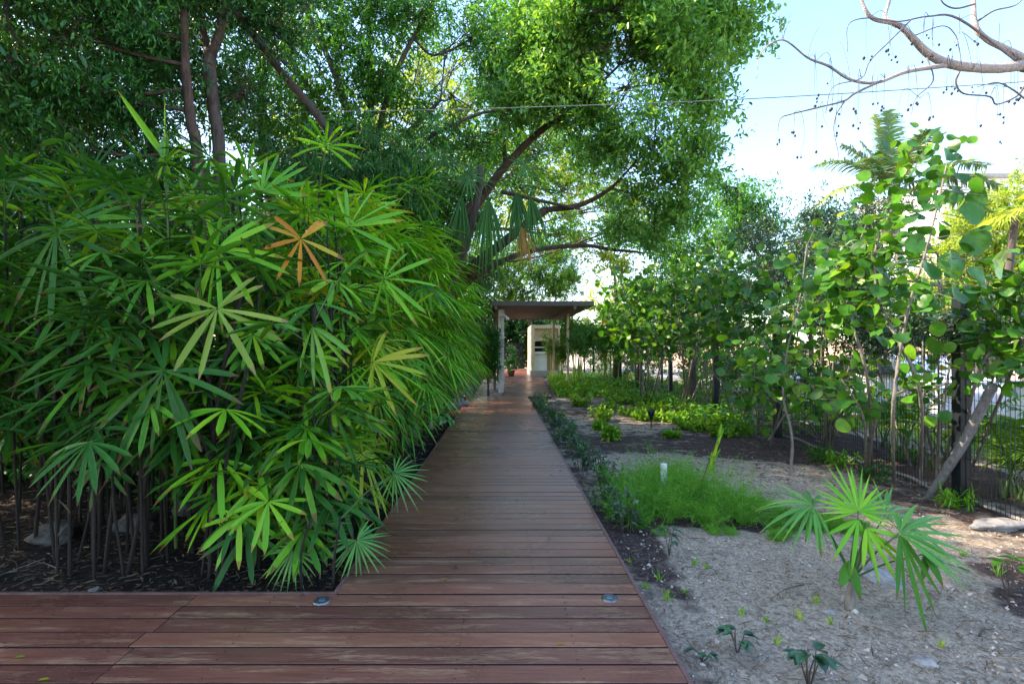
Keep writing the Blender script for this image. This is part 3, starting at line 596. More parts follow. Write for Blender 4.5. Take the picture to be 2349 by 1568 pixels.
# centre: the spreading tree over the boardwalk
CT = np.array([-1.75,12.6,GZ])
tree('big spreading tree arching over the boardwalk, reddish limbs reaching right', CT,
     [([CT-[0,0,.05],D(1020,720,12),D(1050,600,11.3),D(1040,520,10.9)], [.26,.21,.19,.16]),
      (trunkpts([(1045,540,10.9),(1100,460,10.6),(1160,380,10.2),(1240,300,9.8),(1310,255,9.4),(1420,150,9)]), [.15,.09,.078,.064,.045,.02]),
      (trunkpts([(1100,460,10.6),(1060,490,10.6),(1000,560,10.6)]), [.08,.09,.1]),
      (trunkpts([(1250,482,10.2),(1330,470,9.9),(1400,432,9.6),(1450,380,9.3)]), [.06,.05,.034,.015]),
      (trunkpts([(1050,640,11.5),(1150,560,10.8),(1250,482,10.2)]), [.14,.1,.085]),
      (trunkpts([(1040,680,11.8),(1095,630,11.2),(1200,580,10.8),(1330,563,10.6),(1400,572,10.5),(1480,580,10.4)]), [.1,.07,.05,.042,.034,.014]),
      (trunkpts([(1160,380,10.2),(1150,250,10),(1165,150,9.8),(1180,0,9.7)]), [.05,.035,.03,.02]),
      (trunkpts([(1150,440,10.3),(1260,465,10),(1330,480,9.8)]), [.04,.03,.02])],
     pxb([(1500,90,8.6,150,1,.8),(1400,30,8.4,150,1,.8),(1620,70,8.8,130,1,.9),(1690,50,8.8,75,1,1),(1560,200,8.8,120,1,.8),(1440,200,8.8,110,1,.8),(1330,120,8.8,120,1,.8),(1600,250,9,75,1,.9),
          (1500,330,9,110,1,.8),(1570,370,9.2,70,1,1),(1400,340,9.4,90,1,.7),(1300,50,9,120,1,.8),(1240,210,9.2,110,1,.7),(1350,260,9.4,90,1,.7),(1470,450,9.6,80,1,.7),(1200,110,9.4,100,1,.8),(1500,-60,8.6,180,1,.5),(1280,-60,9,180,1,.5),(1560,470,9.6,70,1,.9),(1420,520,10,60,1,.7),(1610,330,9.2,60,1,1),(1340,180,9.2,90,1,.8),(1180,240,9.6,80,1,.8),(1500,540,10,60,1,.7),(1450,90,8.4,120,1,.8)]),
     'can_fresh', 'bark_red', L=.105, W=.048, dens=2.5, seed=31, gap=.1, limb_r=.035, spread=.15, per=11)
tree('many-stemmed tree left of centre with stems fanning up from one point', D(850,803,10)*[1,1,0]+[0,0,GZ],
     [(trunkpts([(860,960,10),(850,600,10),(850,360,10)]), [.2,.17,.14]),
      (trunkpts([(850,380,10),(800,260,9.8),(760,150,9.7),(700,20,9.6),(680,-60,9.5)]), [.09,.07,.055,.045,.03]),
      (trunkpts([(850,380,10),(850,240,10),(845,100,10),(850,-60,10)]), [.08,.06,.05,.03]),
      (trunkpts([(855,380,10),(880,250,10),(925,130,10),(980,30,10),(1020,-60,10)]), [.07,.05,.045,.035,.02]),
      (trunkpts([(852,390,10),(940,300,9.9),(1010,230,9.8)]), [.07,.05,.03]),
      (trunkpts([(860,420,10),(960,330,9.8),(1090,265,9.6),(1140,255,9.5)]), [.06,.045,.03,.015]),
      (trunkpts([(850,360,10),(780,310,9.9),(700,190,9.8),(560,60,9.7)]), [.08,.06,.05,.04])],
     pxb([(760,90,9.8,120,1,.8),(900,200,9.8,110,1,.8),(1020,130,9.8,100,1,.7),(700,230,9.8,100,1,.8),(800,300,9.6,100,1,.7),(960,330,9.8,90,1,.7),(1080,330,10,90,1,.7),(860,20,9.8,120,1,.7),(1040,220,9.8,80,1,.8),(980,440,10,80,1,.6),(700,-40,9.6,130,1,.5),(960,40,9.8,110,1,.8),(1080,90,10,100,1,.8),(1150,180,10,90,1,.8),(840,180,10,90,1,.8)]),
     'can_mid', 'bark', L=.095, W=.035, dens=1.5, seed=32, gap=.35, limb_r=.03)
tree('low shaded tree between the many-stemmed tree and the fan thicket', D(960,803,11.5)*[1,1,0]+[0,0,GZ],
     [(trunkpts([(965,980,11.5),(960,650,11.5),(950,480,11.5)]), [.12,.1,.08])],
     pxb([(880,520,11,90,1,.8),(970,480,11,90,1,.7),(1040,440,11.4,80,1,.7),(900,400,11.4,80,1,.7),(1100,500,11.6,70,1,.8),(1010,560,11.4,70,1,.8)]), 'can_mid', 'bark', L=.1, W=.035, dens=2.2, seed=33)
# background green masses and sunlit trees behind
def bgtree(label, x, y, h, blobs, leafm, seed, L=.16, W=.07, dens=2.4, bark='bark', gap=0.0, **k):
    tree(label, (x,y,GZ), [([(x,y,GZ),(x+.1,y,h*.35),(x-.1,y,h*.8)], [.02*h+.04,.015*h+.03,.03])], blobs, leafm, bark, L=L, W=W, dens=dens, seed=seed, gap=gap, limb_r=.06, twigr=.01, spread=.2, **k)
bgtree('bright green feathery tree rising behind the pavilion roof', 2.0, 38, 7, pxb([(1180,630,37,70,1,.9),(1250,640,37,65,1,.8),(1130,590,38,60,1,1),(1220,570,38,60,1,.8),(1290,660,37,40,1,.9),(1170,690,38,60,1,.6),(1100,640,37,50,1,1),(1310,630,38,35,1,.9),(1280,590,38,40,1,.8)]), 'bamboo', 41, L=.26, W=.06, dens=2.4, gap=-.6)
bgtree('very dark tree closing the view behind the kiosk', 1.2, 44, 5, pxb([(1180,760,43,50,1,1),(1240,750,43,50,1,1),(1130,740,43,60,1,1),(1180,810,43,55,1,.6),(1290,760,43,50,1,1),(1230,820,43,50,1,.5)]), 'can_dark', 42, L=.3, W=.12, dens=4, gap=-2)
bgtree('large sunlit yellow green tree far behind the many-stemmed tree', -4, 21, 10, pxb([(900,300,21,110,1,.9),(1000,380,21,110,1,.8),(1060,250,22,100,1,.9),(830,420,21,110,1,.8),(1120,400,21,90,1,.9),(700,320,20,100,1,1),(960,180,22,90,1,.9),(1090,500,21,80,1,.8)]), 'can_sun', 43, L=.15, W=.07, dens=1.4, gap=.3)
bgtree('sunlit tree behind the reddish limbs left of the sky gap', 5.2, 24, 7, pxb([(1320,550,22,50,1,.8),(1300,490,22,50,1,.8),(1390,590,22,45,1,.8),(1300,560,21,45,1,.8),(1460,540,21,60,1,.9),(1430,610,20,45,1,.8),(1230,380,24,80,1,.9),(1200,480,24,80,1,.9),(1290,430,24,70,1,.9),(1380,400,24,80,1,.9),(1440,460,25,70,1,1),(1260,300,24,80,1,.9)]), 'can_sun', 44, L=.17, W=.08, dens=1.4, gap=.4)
bgtree('hazy green tree right of the sky gap with a thin horizontal branch', 8.0, 22, 7, pxb([(1480,560,21,70,1,.8),(1560,500,21,70,1,.9),(1540,600,20,70,1,.8),(1640,560,20,80,1,.8),(1470,660,21,60,1,.8),(1600,660,20,80,1,.7),(1420,520,22,50,1,.8),(1450,720,21,60,1,.7),(1680,470,20,65,1,1)]), 'can_mid', 45, L=.15, W=.06, dens=1.9, gap=.1)
bgtree('pinnate-leaved sapling standing against the white sky', 8.5, 16.5, 6, pxb([(1690,430,16,60,1,1),(1740,470,16,45,1,1.2),(1650,400,16,45,1,.9),(1770,520,16,35,1,1),(1700,530,16,70,1,.9)]), 'can_mid', 46, L=.11, W=.05, dens=1.6, gap=.25)
bgtree('yellow sunlit bush behind the fence near the pavilion', 7, 27, 4, pxb([(1400,660,27,50,1,.9),(1450,700,27,50,1,.8),(1380,720,27,45,1,.8),(1500,690,26,60,1,.8),(1350,700,28,25,1,.6)]), 'can_sun', 47, L=.17, W=.08, dens=2.0)
bgtree('pale sunlit tree far right beyond the fence', 27, 27, 8, pxb([(2330,480,26,90,1,1),(2290,560,26,80,1,.9),(2380,600,26,100,1,1),(2240,640,26,80,1,.8),(2330,700,26,110,1,.7),(2150,650,27,80,1,.8),(2460,500,26,120,1,1),(2200,520,26,60,1,.8),(2250,470,26,45,1,.8),(2180,580,26,60,1,.8)]), 'can_sun', 48, L=.17, W=.08, dens=2.4, bark='bark_grey')
bgtree('dark blue green tree crown behind the coconut palm', 15, 18, 6, pxb([(1960,520,17,90,1,.9),(1890,560,17,80,1,.9),(1870,490,17,50,1,.8),(2040,500,18,70,1,.9),(1830,600,17,70,1,.9),(1960,620,17,90,1,.8)]), 'grey_leaf', 49, L=.12, W=.055, dens=2.0, gap=.1)
bgtree('sunlit yellowish tree between the sea grapes and the far wall', 14, 24, 5, pxb([(1780,620,24,70,1,.8),(1870,680,24,80,1,.7),(2000,690,24,90,1,.6),(1700,680,24,70,1,.7),(2120,700,24,90,1,.6),(1620,720,25,60,1,.7)]), 'can_sun', 50, L=.17, W=.08, dens=2.0)
bgtree('broad tree mass far behind on the left', -16, 22, 10, pxb([(100,520,21,260,1,.8),(450,520,21,220,1,.7),(700,560,21,160,1,.8),(-200,400,20,300,1,1.2)]), 'can_dark', 51, L=.25, W=.11, dens=2.8, gap=-.3)
# right: mass hanging over the fence
bgtree('leafy green hedge-like shrub hanging over the fence beside the bamboo', 5.0, 19.5, 2.6, pxb([(1370,770,19,55,1,.6),(1430,740,18,60,1,.8),(1460,790,18,50,1,.6),(1330,790,21,35,1,.6),(1500,740,17,55,1,.9)]), 'can_mid', 52, L=.12, W=.05, dens=3, name='shrub', cat='shrub')
bgtree('dense dark green shrub at the fence with twisted pale stems', 5.3, 14.8, 2.8, pxb([(1540,780,14.4,50,1,.7),(1500,800,15,45,1,.7),(1580,740,14,60,1,.9),(1530,700,14.5,50,1,.9)]), 'grey_leaf', 53, L=.1, W=.05, dens=2.6, name='shrub', cat='shrub')
# shade: trees added left of the viewpoint to keep sun off the foreground
for j, (x, yv, lab) in enumerate([(-8.2,3.6,'tall tree added left of the side deck to cast shade'),(-8.0,-.2,'broad tree added left of the viewpoint to cast shade')]):
    rr = np.random.default_rng(60+j); bl = [((x+rr.normal(0,1.7), yv+rr.normal(0,1.7), 5.8+rr.uniform(-1.6,2.8)), (1.8,1.8,1.4)) for _ in range(13)]
    tree(lab, (x,yv,GZ), [([(x,yv,GZ),(x,yv,3),(x+.2,yv,6)], [.22,.17,.1])], bl, 'can_dark', 'bark', L=.12, W=.05, dens=1.3, seed=70+j, gap=-1.2, spread=.25, limb_r=.06)

bgtree('dark bushy tree between the palm thicket and the pavilion', -2.6, 21.5, 5, pxb([(1050,760,20,60,1,1),(1080,700,20.5,55,1,1),(1090,800,21,50,1,.8),(1040,830,20,50,1,.7),(1095,620,21,50,1,1)]), 'can_dark', 56, L=.16, W=.06, dens=2.5, gap=-1)
for j,(x,yv,h,mt) in enumerate([(6.9,13.5,1.5,'can_mid'),(6.6,16,2.2,'can_mid'),(6.8,19,2.6,'can_mid'),(6.7,22,2.8,'can_fresh'),(6.5,25.5,3.0,'can_mid'),(6.0,29,3.2,'can_mid'),(5.2,33,3.4,'can_dark'),(3.4,36,3.4,'can_dark')]):
    rr = np.random.default_rng(260+j); bl = [((x+rr.normal(0,.25), yv+rr.normal(0,.9), h*f), (.55,1.1,.5)) for f in (.2,.45,.7,.9,.35,.6)]
    tree('leafy bush screening the road behind the far half of the fence', (x,yv,GZ), [([(x,yv,GZ),(x,yv,h*.5),(x+.1,yv,h*.9)], [.05,.04,.02])], bl, mt, 'bark', L=.12, W=.06, dens=1.0, seed=280+j, gap=-1.0, name='shrub', cat='shrub', group='bushes outside the far fence', limbs=True, limb_r=.02, twigr=.004)
bgtree('tall dark tree left of the pavilion shading the far deck', -5.2, 18, 8, [((-4.6+dx,18+dy,z),(1.8,1.8,1.4)) for dx,dy,z in ((0,0,6.5),(-1.5,1,5.5),(1.2,-1,5.8),(-1,-1.6,7.2),(1,1.5,7),(-.5,3,6),(0,-3,6.2),(-2,0,4))], 'can_mid', 57, L=.14, W=.06, dens=1.2, gap=-.4)
for j_, (yy_, lab_) in enumerate([(24.5,'first broad tree added left of the pavilion to shade the far deck'),(31,'second broad tree added farther back to shade the far deck')]):  # hidden trees added to block direct sun from the far deck
    bgtree(lab_, -6.2, yy_, 8, [((-6+dx,yy_+dy,z),(2.2,2.2,1.6)) for dx,dy,z in ((0,0,6.5),(-1.5,1,4.5),(1.2,-1,5.4),(-1,-1.6,7.2),(1,2.0,7),(-.5,3,5),(0,-3,6.2),(.6,0,3.2))], 'can_mid', 58+j_, L=.18, W=.08, dens=1.2, gap=-.6)
# understory behind the thicket
for j,(x,yv,h) in enumerate([(-9.5,8.5,3.4),(-7.4,8.3,3.2),(-5.6,8.2,3.3),(-3.9,8.6,3.4),(-6.6,12.5,4.5),(-3.6,12.0,4.4),(-9.8,13,5),(-6.9,6.5,1.7),(-5.4,6.4,1.6),(-4.2,6.3,1.7),(-3.0,6.6,1.6),(-8.4,6.8,1.9),(-3.2,16.5,4.6),(-12,10,4.5)]):
    rr = np.random.default_rng(160+j); bl = [((x+rr.normal(0,.6), yv+rr.normal(0,.5), h*f), (1.15,.9,.75)) for f in (.15,.4,.65,.9,.3,.75)]
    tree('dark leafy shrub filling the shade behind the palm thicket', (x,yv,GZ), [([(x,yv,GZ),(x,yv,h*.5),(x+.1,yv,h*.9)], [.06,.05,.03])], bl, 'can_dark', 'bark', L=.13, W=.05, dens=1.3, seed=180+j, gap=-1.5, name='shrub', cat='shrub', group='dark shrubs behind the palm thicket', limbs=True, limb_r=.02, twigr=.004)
bgtree('tree behind the big limbs with a pale yellow green crown', -3.0, 17, 8, pxb([(1150,300,15,90,1,.9),(1240,350,15,90,1,.8),(1330,330,15,80,1,.8),(1180,420,15,80,1,.8),(1290,440,15.5,70,1,.8),(1380,470,16,70,1,.8),(1100,380,15,80,1,1),(1430,520,16,60,1,.8),(1280,540,16,60,1,.7)]), 'can_mid', 54, L=.13, W=.05, dens=1.3, gap=.2)
bgtree('tall open tree behind the top of the canopy with airy foliage', -3.3, 14.5, 8, pxb([(1180,40,13,110,1,.8),(1090,20,13,100,1,.8),(1280,150,13,90,1,.8),(1400,120,13,100,1,.9),(1130,170,13,90,1,.8),(980,60,13,90,1,.8),(1500,240,13,90,1,.9),(1600,150,12.5,90,1,.9)]), 'can_mid', 55, L=.12, W=.05, dens=.9, gap=.5)
# pendulous fan palm among the limbs, with a dry frond
t = empty('tall_palm', (-1.5,10.4,GZ), 'slim palm among the limbs with hanging dark fans and one dry orange frond', 'palm')
mb = MB(); tube(mb, [(-1.5,10.4,GZ-.05),(-1.35,10.2,1.6),D(1070,560,9.8),D(1100,420,9.6),D(1100,380,9.6)], [.08,.075,.07,.06,.05], 8, rough=.2); mb.build('trunk', M['bark'], t)
rr = np.random.default_rng(81)
for (u,v,r,th,sp,n,dp,mt,fz,pr) in [(990,285,60,100,150,20,.1,'can_dark',.2,'fan'),(1020,355,75,200,150,22,.1,'can_dark',.3,'fan'),(1075,400,70,330,140,20,.15,'can_dark',.2,'fan'),(1200,380,60,20,140,18,.2,'can_dark',.2,'fan'),
                                    (1120,455,150,272,28,30,.6,'rhapis_deep',.1,'fan'),(1185,440,120,275,32,24,.6,'rhapis_deep',.1,'fan'),(1215,450,110,285,24,16,.6,'rhapis_deep',.1,'fan'),(1195,520,75,285,30,14,.6,'dry',.1,'fan'),(1060,450,120,262,24,18,.5,'rhapis_deep',.1,'fan')]:
    hub = D(u,v,9.3); nr_ = nrm(np.array([0,-1,fz])); a = R(th); ax = np.array([math.cos(a),0,math.sin(a)]); ax = ax-nr_*ax.dot(nr_)
    frond(hub, ax, nr_, r*9.3/F, n, R(sp), .03, dp, M[mt], rr, D(1105,410,9.6), pr, parent=t)

# bare tree reaching in from the right
BT = (10.2, 6.3, GZ)
thin = MB()
t = empty('bare_tree', BT, 'leafless pale tree whose branches with hanging pods reach in at the upper right', 'tree')
mb = MB(); W_ = lambda px, Yy: px*Yy/F/2*.78
def br(lst, w, sides=8): tube(mb if w[0] > 9 else thin, trunkpts(lst), [W_(a, l[2]) for a, l in zip(w, lst)], sides, 5, rough=.1)
tube(mb, [np.array(BT)-[0,0,.05],(9.9,6.3,1.6),(9.2,6.2,3.2),D(2780,230,6.1),D(2348,150,6)], [.2,.17,.14,.11,.075], 10, 5, rough=.1)
br([(2348,150,6),(2280,158,6),(2190,150,5.9),(2130,125,5.9),(2085,80,5.8),(2055,55,5.8),(2000,42,5.7),(1975,0,5.7),(1960,-60,5.7)], [30,26,25,22,18,15,11,8,5])
br([(2348,135,6),(2300,110,6),(2262,90,6),(2236,60,6),(2232,0,6.1),(2225,-60,6.1)], [22,17,16,15,12,9])
br([(2170,150,5.9),(2080,165,5.8),(2010,190,5.7),(1950,183,5.7),(1900,152,5.6),(1852,133,5.6),(1795,92,5.5),(1745,122,5.5),(1735,180,5.5)], [14,11,9,8,8,6,5,3.5,2.5], 6)
br([(2020,186,5.7),(1960,215,5.6),(1935,232,5.6),(1880,246,5.5),(1815,262,5.5),(1790,272,5.5),(1783,300,5.5)], [8,7,6,5,4,3,2], 6)
br([(1940,228,5.6),(1918,262,5.6),(1912,300,5.6),(1922,350,5.6),(1920,372,5.6)], [5,4,3,2.5,2], 5)
br([(2058,60,5.8),(2030,40,5.9),(2040,0,6),(2045,-50,6)], [14,12,10,8], 6)
br([(2125,130,5.9),(2140,185,5.8),(2100,225,5.8),(2090,262,5.8)], [5,4,3,2], 5)
br([(2330,140,6),(2200,45,5.6),(2130,38,5.5),(2060,50,5.5),(1990,42,5.4),(1945,58,5.4),(1944,120,5.4)], [8,7,5,4,4,3,2], 5)
br([(2090,45,5.5),(2040,95,5.5),(1995,140,5.5),(1975,180,5.5),(1910,200,5.5),(1893,260,5.5)], [5,4.5,4,3.5,3,2], 5)
br([(2200,165,6),(2192,190,6),(2210,215,6),(2270,222,6),(2285,240,6),(2330,222,6.1),(2348,200,6.1)], [6,6,5,5,5,6,8], 5)
br([(2348,226,6.1),(2320,205,6),(2285,190,6),(2240,200,6)], [6,5,4,2], 5)
br([(2235,10,6),(2190,20,6),(2160,5,6),(2150,-30,6)], [6,5,4,4], 5)
br([(2240,50,6),(2280,25,5.9),(2330,12,5.9),(2360,-20,5.9)], [7,5,4,4], 5)
br([(2090,85,5.8),(2160,60,5.7),(2190,80,5.7),(2200,115,5.7),(2205,150,5.7)], [4,3,3,3,2], 5)
rr = np.random.default_rng(9); PODS = [] 
tips = []
for (u,v,Yy) in [(1900,152,5.6),(1852,133,5.6),(1870,140,5.6),(1950,183,5.7),(2000,190,5.7),(1975,178,5.5),(1880,246,5.5),(1930,230,5.6),(2080,165,5.8),(1990,42,5.4),(2140,60,5.5),(2200,45,5.6),(2240,100,6),(2290,110,6),(2060,55,5.5),(2110,225,5.8),(2180,150,5.8),(2230,160,5.9),(2130,38,5.5),(2310,200,6),(2270,222,6),(2330,140,6),(1795,92,5.5),(1815,262,5.5),(2030,180,5.7)]:
    for _ in range(2):
        L_ = rr.uniform(30,110); du = rr.normal(0,18); up = rr.random() < .15
        if up: P = [(u,v,Yy),(u+du*.4,v-L_*.6,Yy),(u+du,v-L_,Yy+.05)]
        else: P = [(u,v,Yy),(u+du,v-rr.uniform(-5,25),Yy-.03),(u+du*1.4,v+L_*.5,Yy),(u+du*1.3+rr.normal(0,4),v+L_,Yy)]
        br(P, [2.2,1.7,1.3,1.0][:len(P)], 4); 
        if not up: tips.append(P[-1])
tips += [(1783,330,5.5),(1733,182,5.5),(1920,375,5.6),(1926,370,5.6),(1915,385,5.6),(2090,265,5.8)]
for tp in tips:
    for _ in range(int(rr.integers(1,4))):
        c = D(*tp)+rr.normal(0,.022,3); s = rr.uniform(.009,.016)
        pb = MB(); PODS.append((pb, c)); lathe(pb, c, [(.0005,-1.4*s),(s*.8,-s*.6),(s,0),(s*.6,s*.9),(.0005,s*1.3)], 7)
mb.build('trunk', M['bark_pale'], t); thin.build('twigs', M['bark_twig'], t)
for pb, c in PODS[:95]: pb.build('seed_pod', M['pod'], t)

# overhead cable
mb = MB(); tube(mb, [D(-300,330,9.2),D(450,268,9.0),D(1100,250,8.4),D(1700,228,7.8),D(2348,188,7.2),D(3200,130,6.4)], [.007]*6, 5, 6)
tag(mb.build('overhead_cable', M['cable']), 'thin grey cable strung across the trees below the bare branches', 'cable')

# ------------------------------------------------------------------ coconut palm and other feather palms
def pinnate(name, hub, ax, L, nl, ll, mat, rng, parent, sag=.5, w=.035, up=.25, rach=.02):
    mb = MB(); ax = nrm(ax); t = np.linspace(0,1,9)[:,None]; P = hub+ax*L*t+np.array([0,0,-1.])*sag*L*t**2
    tube(mb, P, np.linspace(rach, rach*.2, 9), 5, 2, m=1, sm=False, rng=rng)
    tt = np.linspace(.14,.99,nl); C = hub+ax*L*tt[:,None]+np.array([0,0,-1.])*sag*L*tt[:,None]**2
    T = nrm(ax+np.array([0,0,-2.])*sag*tt[:,None]); S = nrm(np.cross(T, [0,0,1.])); Nn = np.cross(S, T)
    for sg in (-1,1):
        Dr = S*sg*.85+T*.55+Nn*up+rng.normal(0,.08,(nl,3)); ln = ll*np.sin(np.pi*(.12+.82*tt))**.6*rng.uniform(.85,1.1,nl)
        ribbons(mb, C, Dr, Nn, ln, w*rng.uniform(.8,1.1,nl), rng.uniform(.3,.7,nl), 'blade', 4, .3)
    return mb.build(name, [mat, M['petiole']], parent)
hub = D(2045,440,20); t = empty('coconut_palm', (hub[0], hub[1], GZ), 'coconut palm with upright sunlit fronds above the sea grapes', 'palm')
mb = MB(); tube(mb, [(hub[0]+.8,hub[1],GZ),(hub[0]+.5,hub[1],3),hub], [.2,.15,.14], 9, rough=.1); mb.build('trunk', M['bark_grey'], t)
rr = np.random.default_rng(14)
for (az, el, L_, sg) in [(100,72,3.6,.1),(80,80,3.4,.05),(175,48,4.2,.62),(0,38,4.6,.5),(140,58,3.4,.35),(20,55,3.6,.3),(200,20,3.6,.7),(-30,25,3.6,.6),(-90,45,3.5,.5),(60,50,3.5,.4),(-130,40,3.2,.6),(120,62,2.8,.2),(5,12,4,.5)]:
    a, e = R(az), R(el); pinnate('frond', hub, [math.cos(a)*math.cos(e), math.sin(a)*math.cos(e)*.6, math.sin(e)], L_, 54, .85, M['coco'], rr, t, sg*.8, .075)
def feather_clump(label, x, y, n, L, seed, mat='bamboo', group=None, h0=.3, name='feather_palm', ll=.3, cat='palm', sag=.55, w=.03):
    rr = np.random.default_rng(seed); z = float(ground_h(x,y)); t = empty(name, (x,y,z), label, cat, group)
    mb = MB(); st = []
    for i in range(n):
        a = rr.uniform(0,6.28); bx, by = x+rr.normal(0,.12), y+rr.normal(0,.12); hh = h0*rr.uniform(.6,1.3)
        top = np.array([bx+math.cos(a)*.1, by+math.sin(a)*.1, z+hh]); tube(mb, [(bx,by,z-.02),top], [.018,.012], 5, 2); st.append((top, a))
    mb.build('stems', M['petiole'], t)
    for top, a in st:
        e = rr.uniform(.7,1.35); pinnate('frond', top, [math.cos(a)*math.cos(e), math.sin(a)*math.cos(e), math.sin(e)], L*rr.uniform(.7,1.1), 26, ll, M[mat], rr, t, sag*rr.uniform(.5,1.2), w, rach=.009)
    return t
for i, (x, yv, n, L_) in enumerate([(5.45,5.6,14,1.3),(5.9,7.0,12,1.4),(6.1,4.9,14,1.6),(6.3,8.6,9,1.2),(6.6,10.5,8,1.2)]):
    feather_clump(['feathery yellow green palm just outside the fence beside the nearest post','feathery palm outside the fence behind the leaning log','bushy feathery palm outside the fence at the right frame edge','small feathery palm beyond the fence in front of the white car','thin feathery palm beyond the fence near the bright verge'][i], x, yv, n, L_, 300+i, group='feather palms outside the fence')
# fan palm at right edge far
t = empty('fan_palm', (20.0, 21.5, GZ), 'sunlit fan palm at the right frame edge beyond the fence', 'palm'); rr = np.random.default_rng(33)
mb = MB(); tube(mb, [(20.6,21.5,GZ),(20.6,21.5,3.5),D(2330,480,21.5)], [.16,.14,.13], 8, rough=.15); mb.build('trunk', M['bark'], t)
for i in range(16):
    a = i*2.4; e = rr.uniform(-.5,1.1); d = np.array([math.cos(a)*math.cos(e), math.sin(a)*math.cos(e), math.sin(e)]); c = D(2330,480,21.5)
    frond(c+d*.8, d, nrm(np.array([-d[0]*d[2],-d[1]*d[2],1-d[2]**2])+.01), .9, 22, 2.0, .07, .25, M['can_sun'], rr, c, 'fan', parent=t)

# ------------------------------------------------------------------ pavilion, kiosk, column
t = empty('pavilion', (1.5, 19, 0), 'flat-roofed open pavilion on thin posts spanning the end of the boardwalk', 'pavilion')
mb = MB(); box(mb, -.33,3.3,19,27.5,3.12,3.14); mb.build('ceiling', M['roofwood'], t, False)
mb = MB(); box(mb, -.36,3.33,18.97,19.0,3.10,3.27); box(mb, -.36,-.33,19.0,27.5,3.10,3.27); box(mb, 3.3,3.33,19.0,27.5,3.10,3.27); box(mb, -.36,3.33,27.5,27.53,3.10,3.27); mb.build('fascia', M['fascia'], t, False)
mb = MB(); box(mb, -.33,3.3,19,27.5,3.2,3.26); mb.build('roof', M['fascia'], t, False)
for (x0, y0, w) in [(2.95,23.4,.05),(-.27,21.0,.045),(2.65,26.8,.05),(-.2,26.8,.05)]:
    mb = MB(); box(mb, x0-w,x0+w,y0-w,y0+w,-.09,3.118); mb.build('post', M['tanwood'] if x0 > 0 else M['roofwood'], t, False)
mb = MB(); box(mb, 2.6,2.7,19.0,27.5,2.98,3.118); box(mb, -.25,-.15,19.0,27.5,2.98,3.118); mb.build('beam', M['roofwood'], t, False)
t = empty('kiosk', (2.6, 31, 0), 'pale wooden reception booth with a dark serving window under the pavilion', 'kiosk')
x0, x1, z0, z1, yf, yb = 1.745, 3.45, .3, 2.99, 31.0, 35.0
mb = MB(); box(mb, x0-.05,x1+.1,yf-.12,yb,-.09,z0); mb.build('plinth', M['concrete'], t, False)
mb = MB(); box(mb, x0,x0+.2,yf,yb,z0,z1-.2); box(mb, x1-.1,x1,yf,yb,z0,z1-.2); box(mb, x0,x1,yf,yb,z1-.2,z1); mb.build('frame', M['tanwood'], t, False)
mb = MB(); box(mb, x0+.2,x1-.1,yf+.25,yf+.3,2.05,z1-.2); mb.build('upper_panel', M['tanwood'], t, False)
mb = MB(); box(mb, x0+.2,x0+.95,yf+.25,yf+.3,z0,1.3); mb.build('counter_front', M['white'], t, False)
mb = MB(); box(mb, x0+.2,x0+.97,yf+.12,yf+.5,1.3,1.42); mb.build('counter', M['white'], t, False)
mb = MB(); box(mb, x0+.95,x1-.1,yf+.24,yf+.3,z0,2.05); mb.build('side_panel', M['orangewood'], t, False)
mb = MB(); box(mb, x0+.2,x0+.95,yf+.9,yf+.94,1.42,2.05); mb.build('back_wall', M['dark'], t, False)
mb = MB(); box(mb, x0+.2,x0+.95,yf+.4,yf+.8,1.64,1.71); mb.build('shelf', M['white'], t, False)
t = empty('stone_column', (-.01, 19.8, GZ), 'pale stone column at the left front of the pavilion', 'column')
mb = MB(); rr = np.random.default_rng(2)
for k_ in range(9):
    j = rr.uniform(-.012,.012,2); box(mb, -.12+j[0],.1+j[0],19.68+j[1],19.92+j[1],GZ+k_*.345+(.003 if k_ else 0),GZ+(k_+1)*.345)
mb.build('shaft', M['palestone'], t, False)
mb = MB(); tube(mb, [(.0,19.66,2.72),(.1,19.5,2.78),(.2,19.45,2.72)], [.03,.035,.03], 7); lathe(mb, (.22,19.45,2.62), [(.0005,.1),(.05,.09),(.07,.0)], 12); mb.build('lamp', M['white'], t)
# dark gate behind
t = empty('gate', (.9, 40, 0), 'dark slatted gate at the far end of the deck', 'gate')
mb = MB()
for x in np.arange(-.6,1.7,.11): box(mb, x,x+.06,40,40.04,.05,2.1)
mb.build('bars', M['dark'], t, False); mb = MB(); box(mb, -.65,1.75,40.045,40.09,.1,.18); box(mb, -.65,1.75,40.045,40.09,1.95,2.03); mb.build('rail', M['dark'], t, False)
# potted plant
t = empty('potted_plant', (.55, 30.5, 0), 'leafy plant in a terracotta pot beside the far deck', 'potted plant')
mb = MB(); lathe(mb, (.55,30.5,0), [(.001,.0),(.16,0),(.22,.28),(.24,.3),(.24,.34),(.2,.34),(.18,.28),(.001,.27)], 20); mb.build('pot', M['terracotta'], t)
TW = []; mb = MB(); crown(mb, [((.55,30.5,.85),(.4,.4,.45)),((.5,30.5,1.4),(.33,.33,.5))], .2, .08, 3, np.random.default_rng(4), .12); mb.build('foliage', M['can_mid'], t)
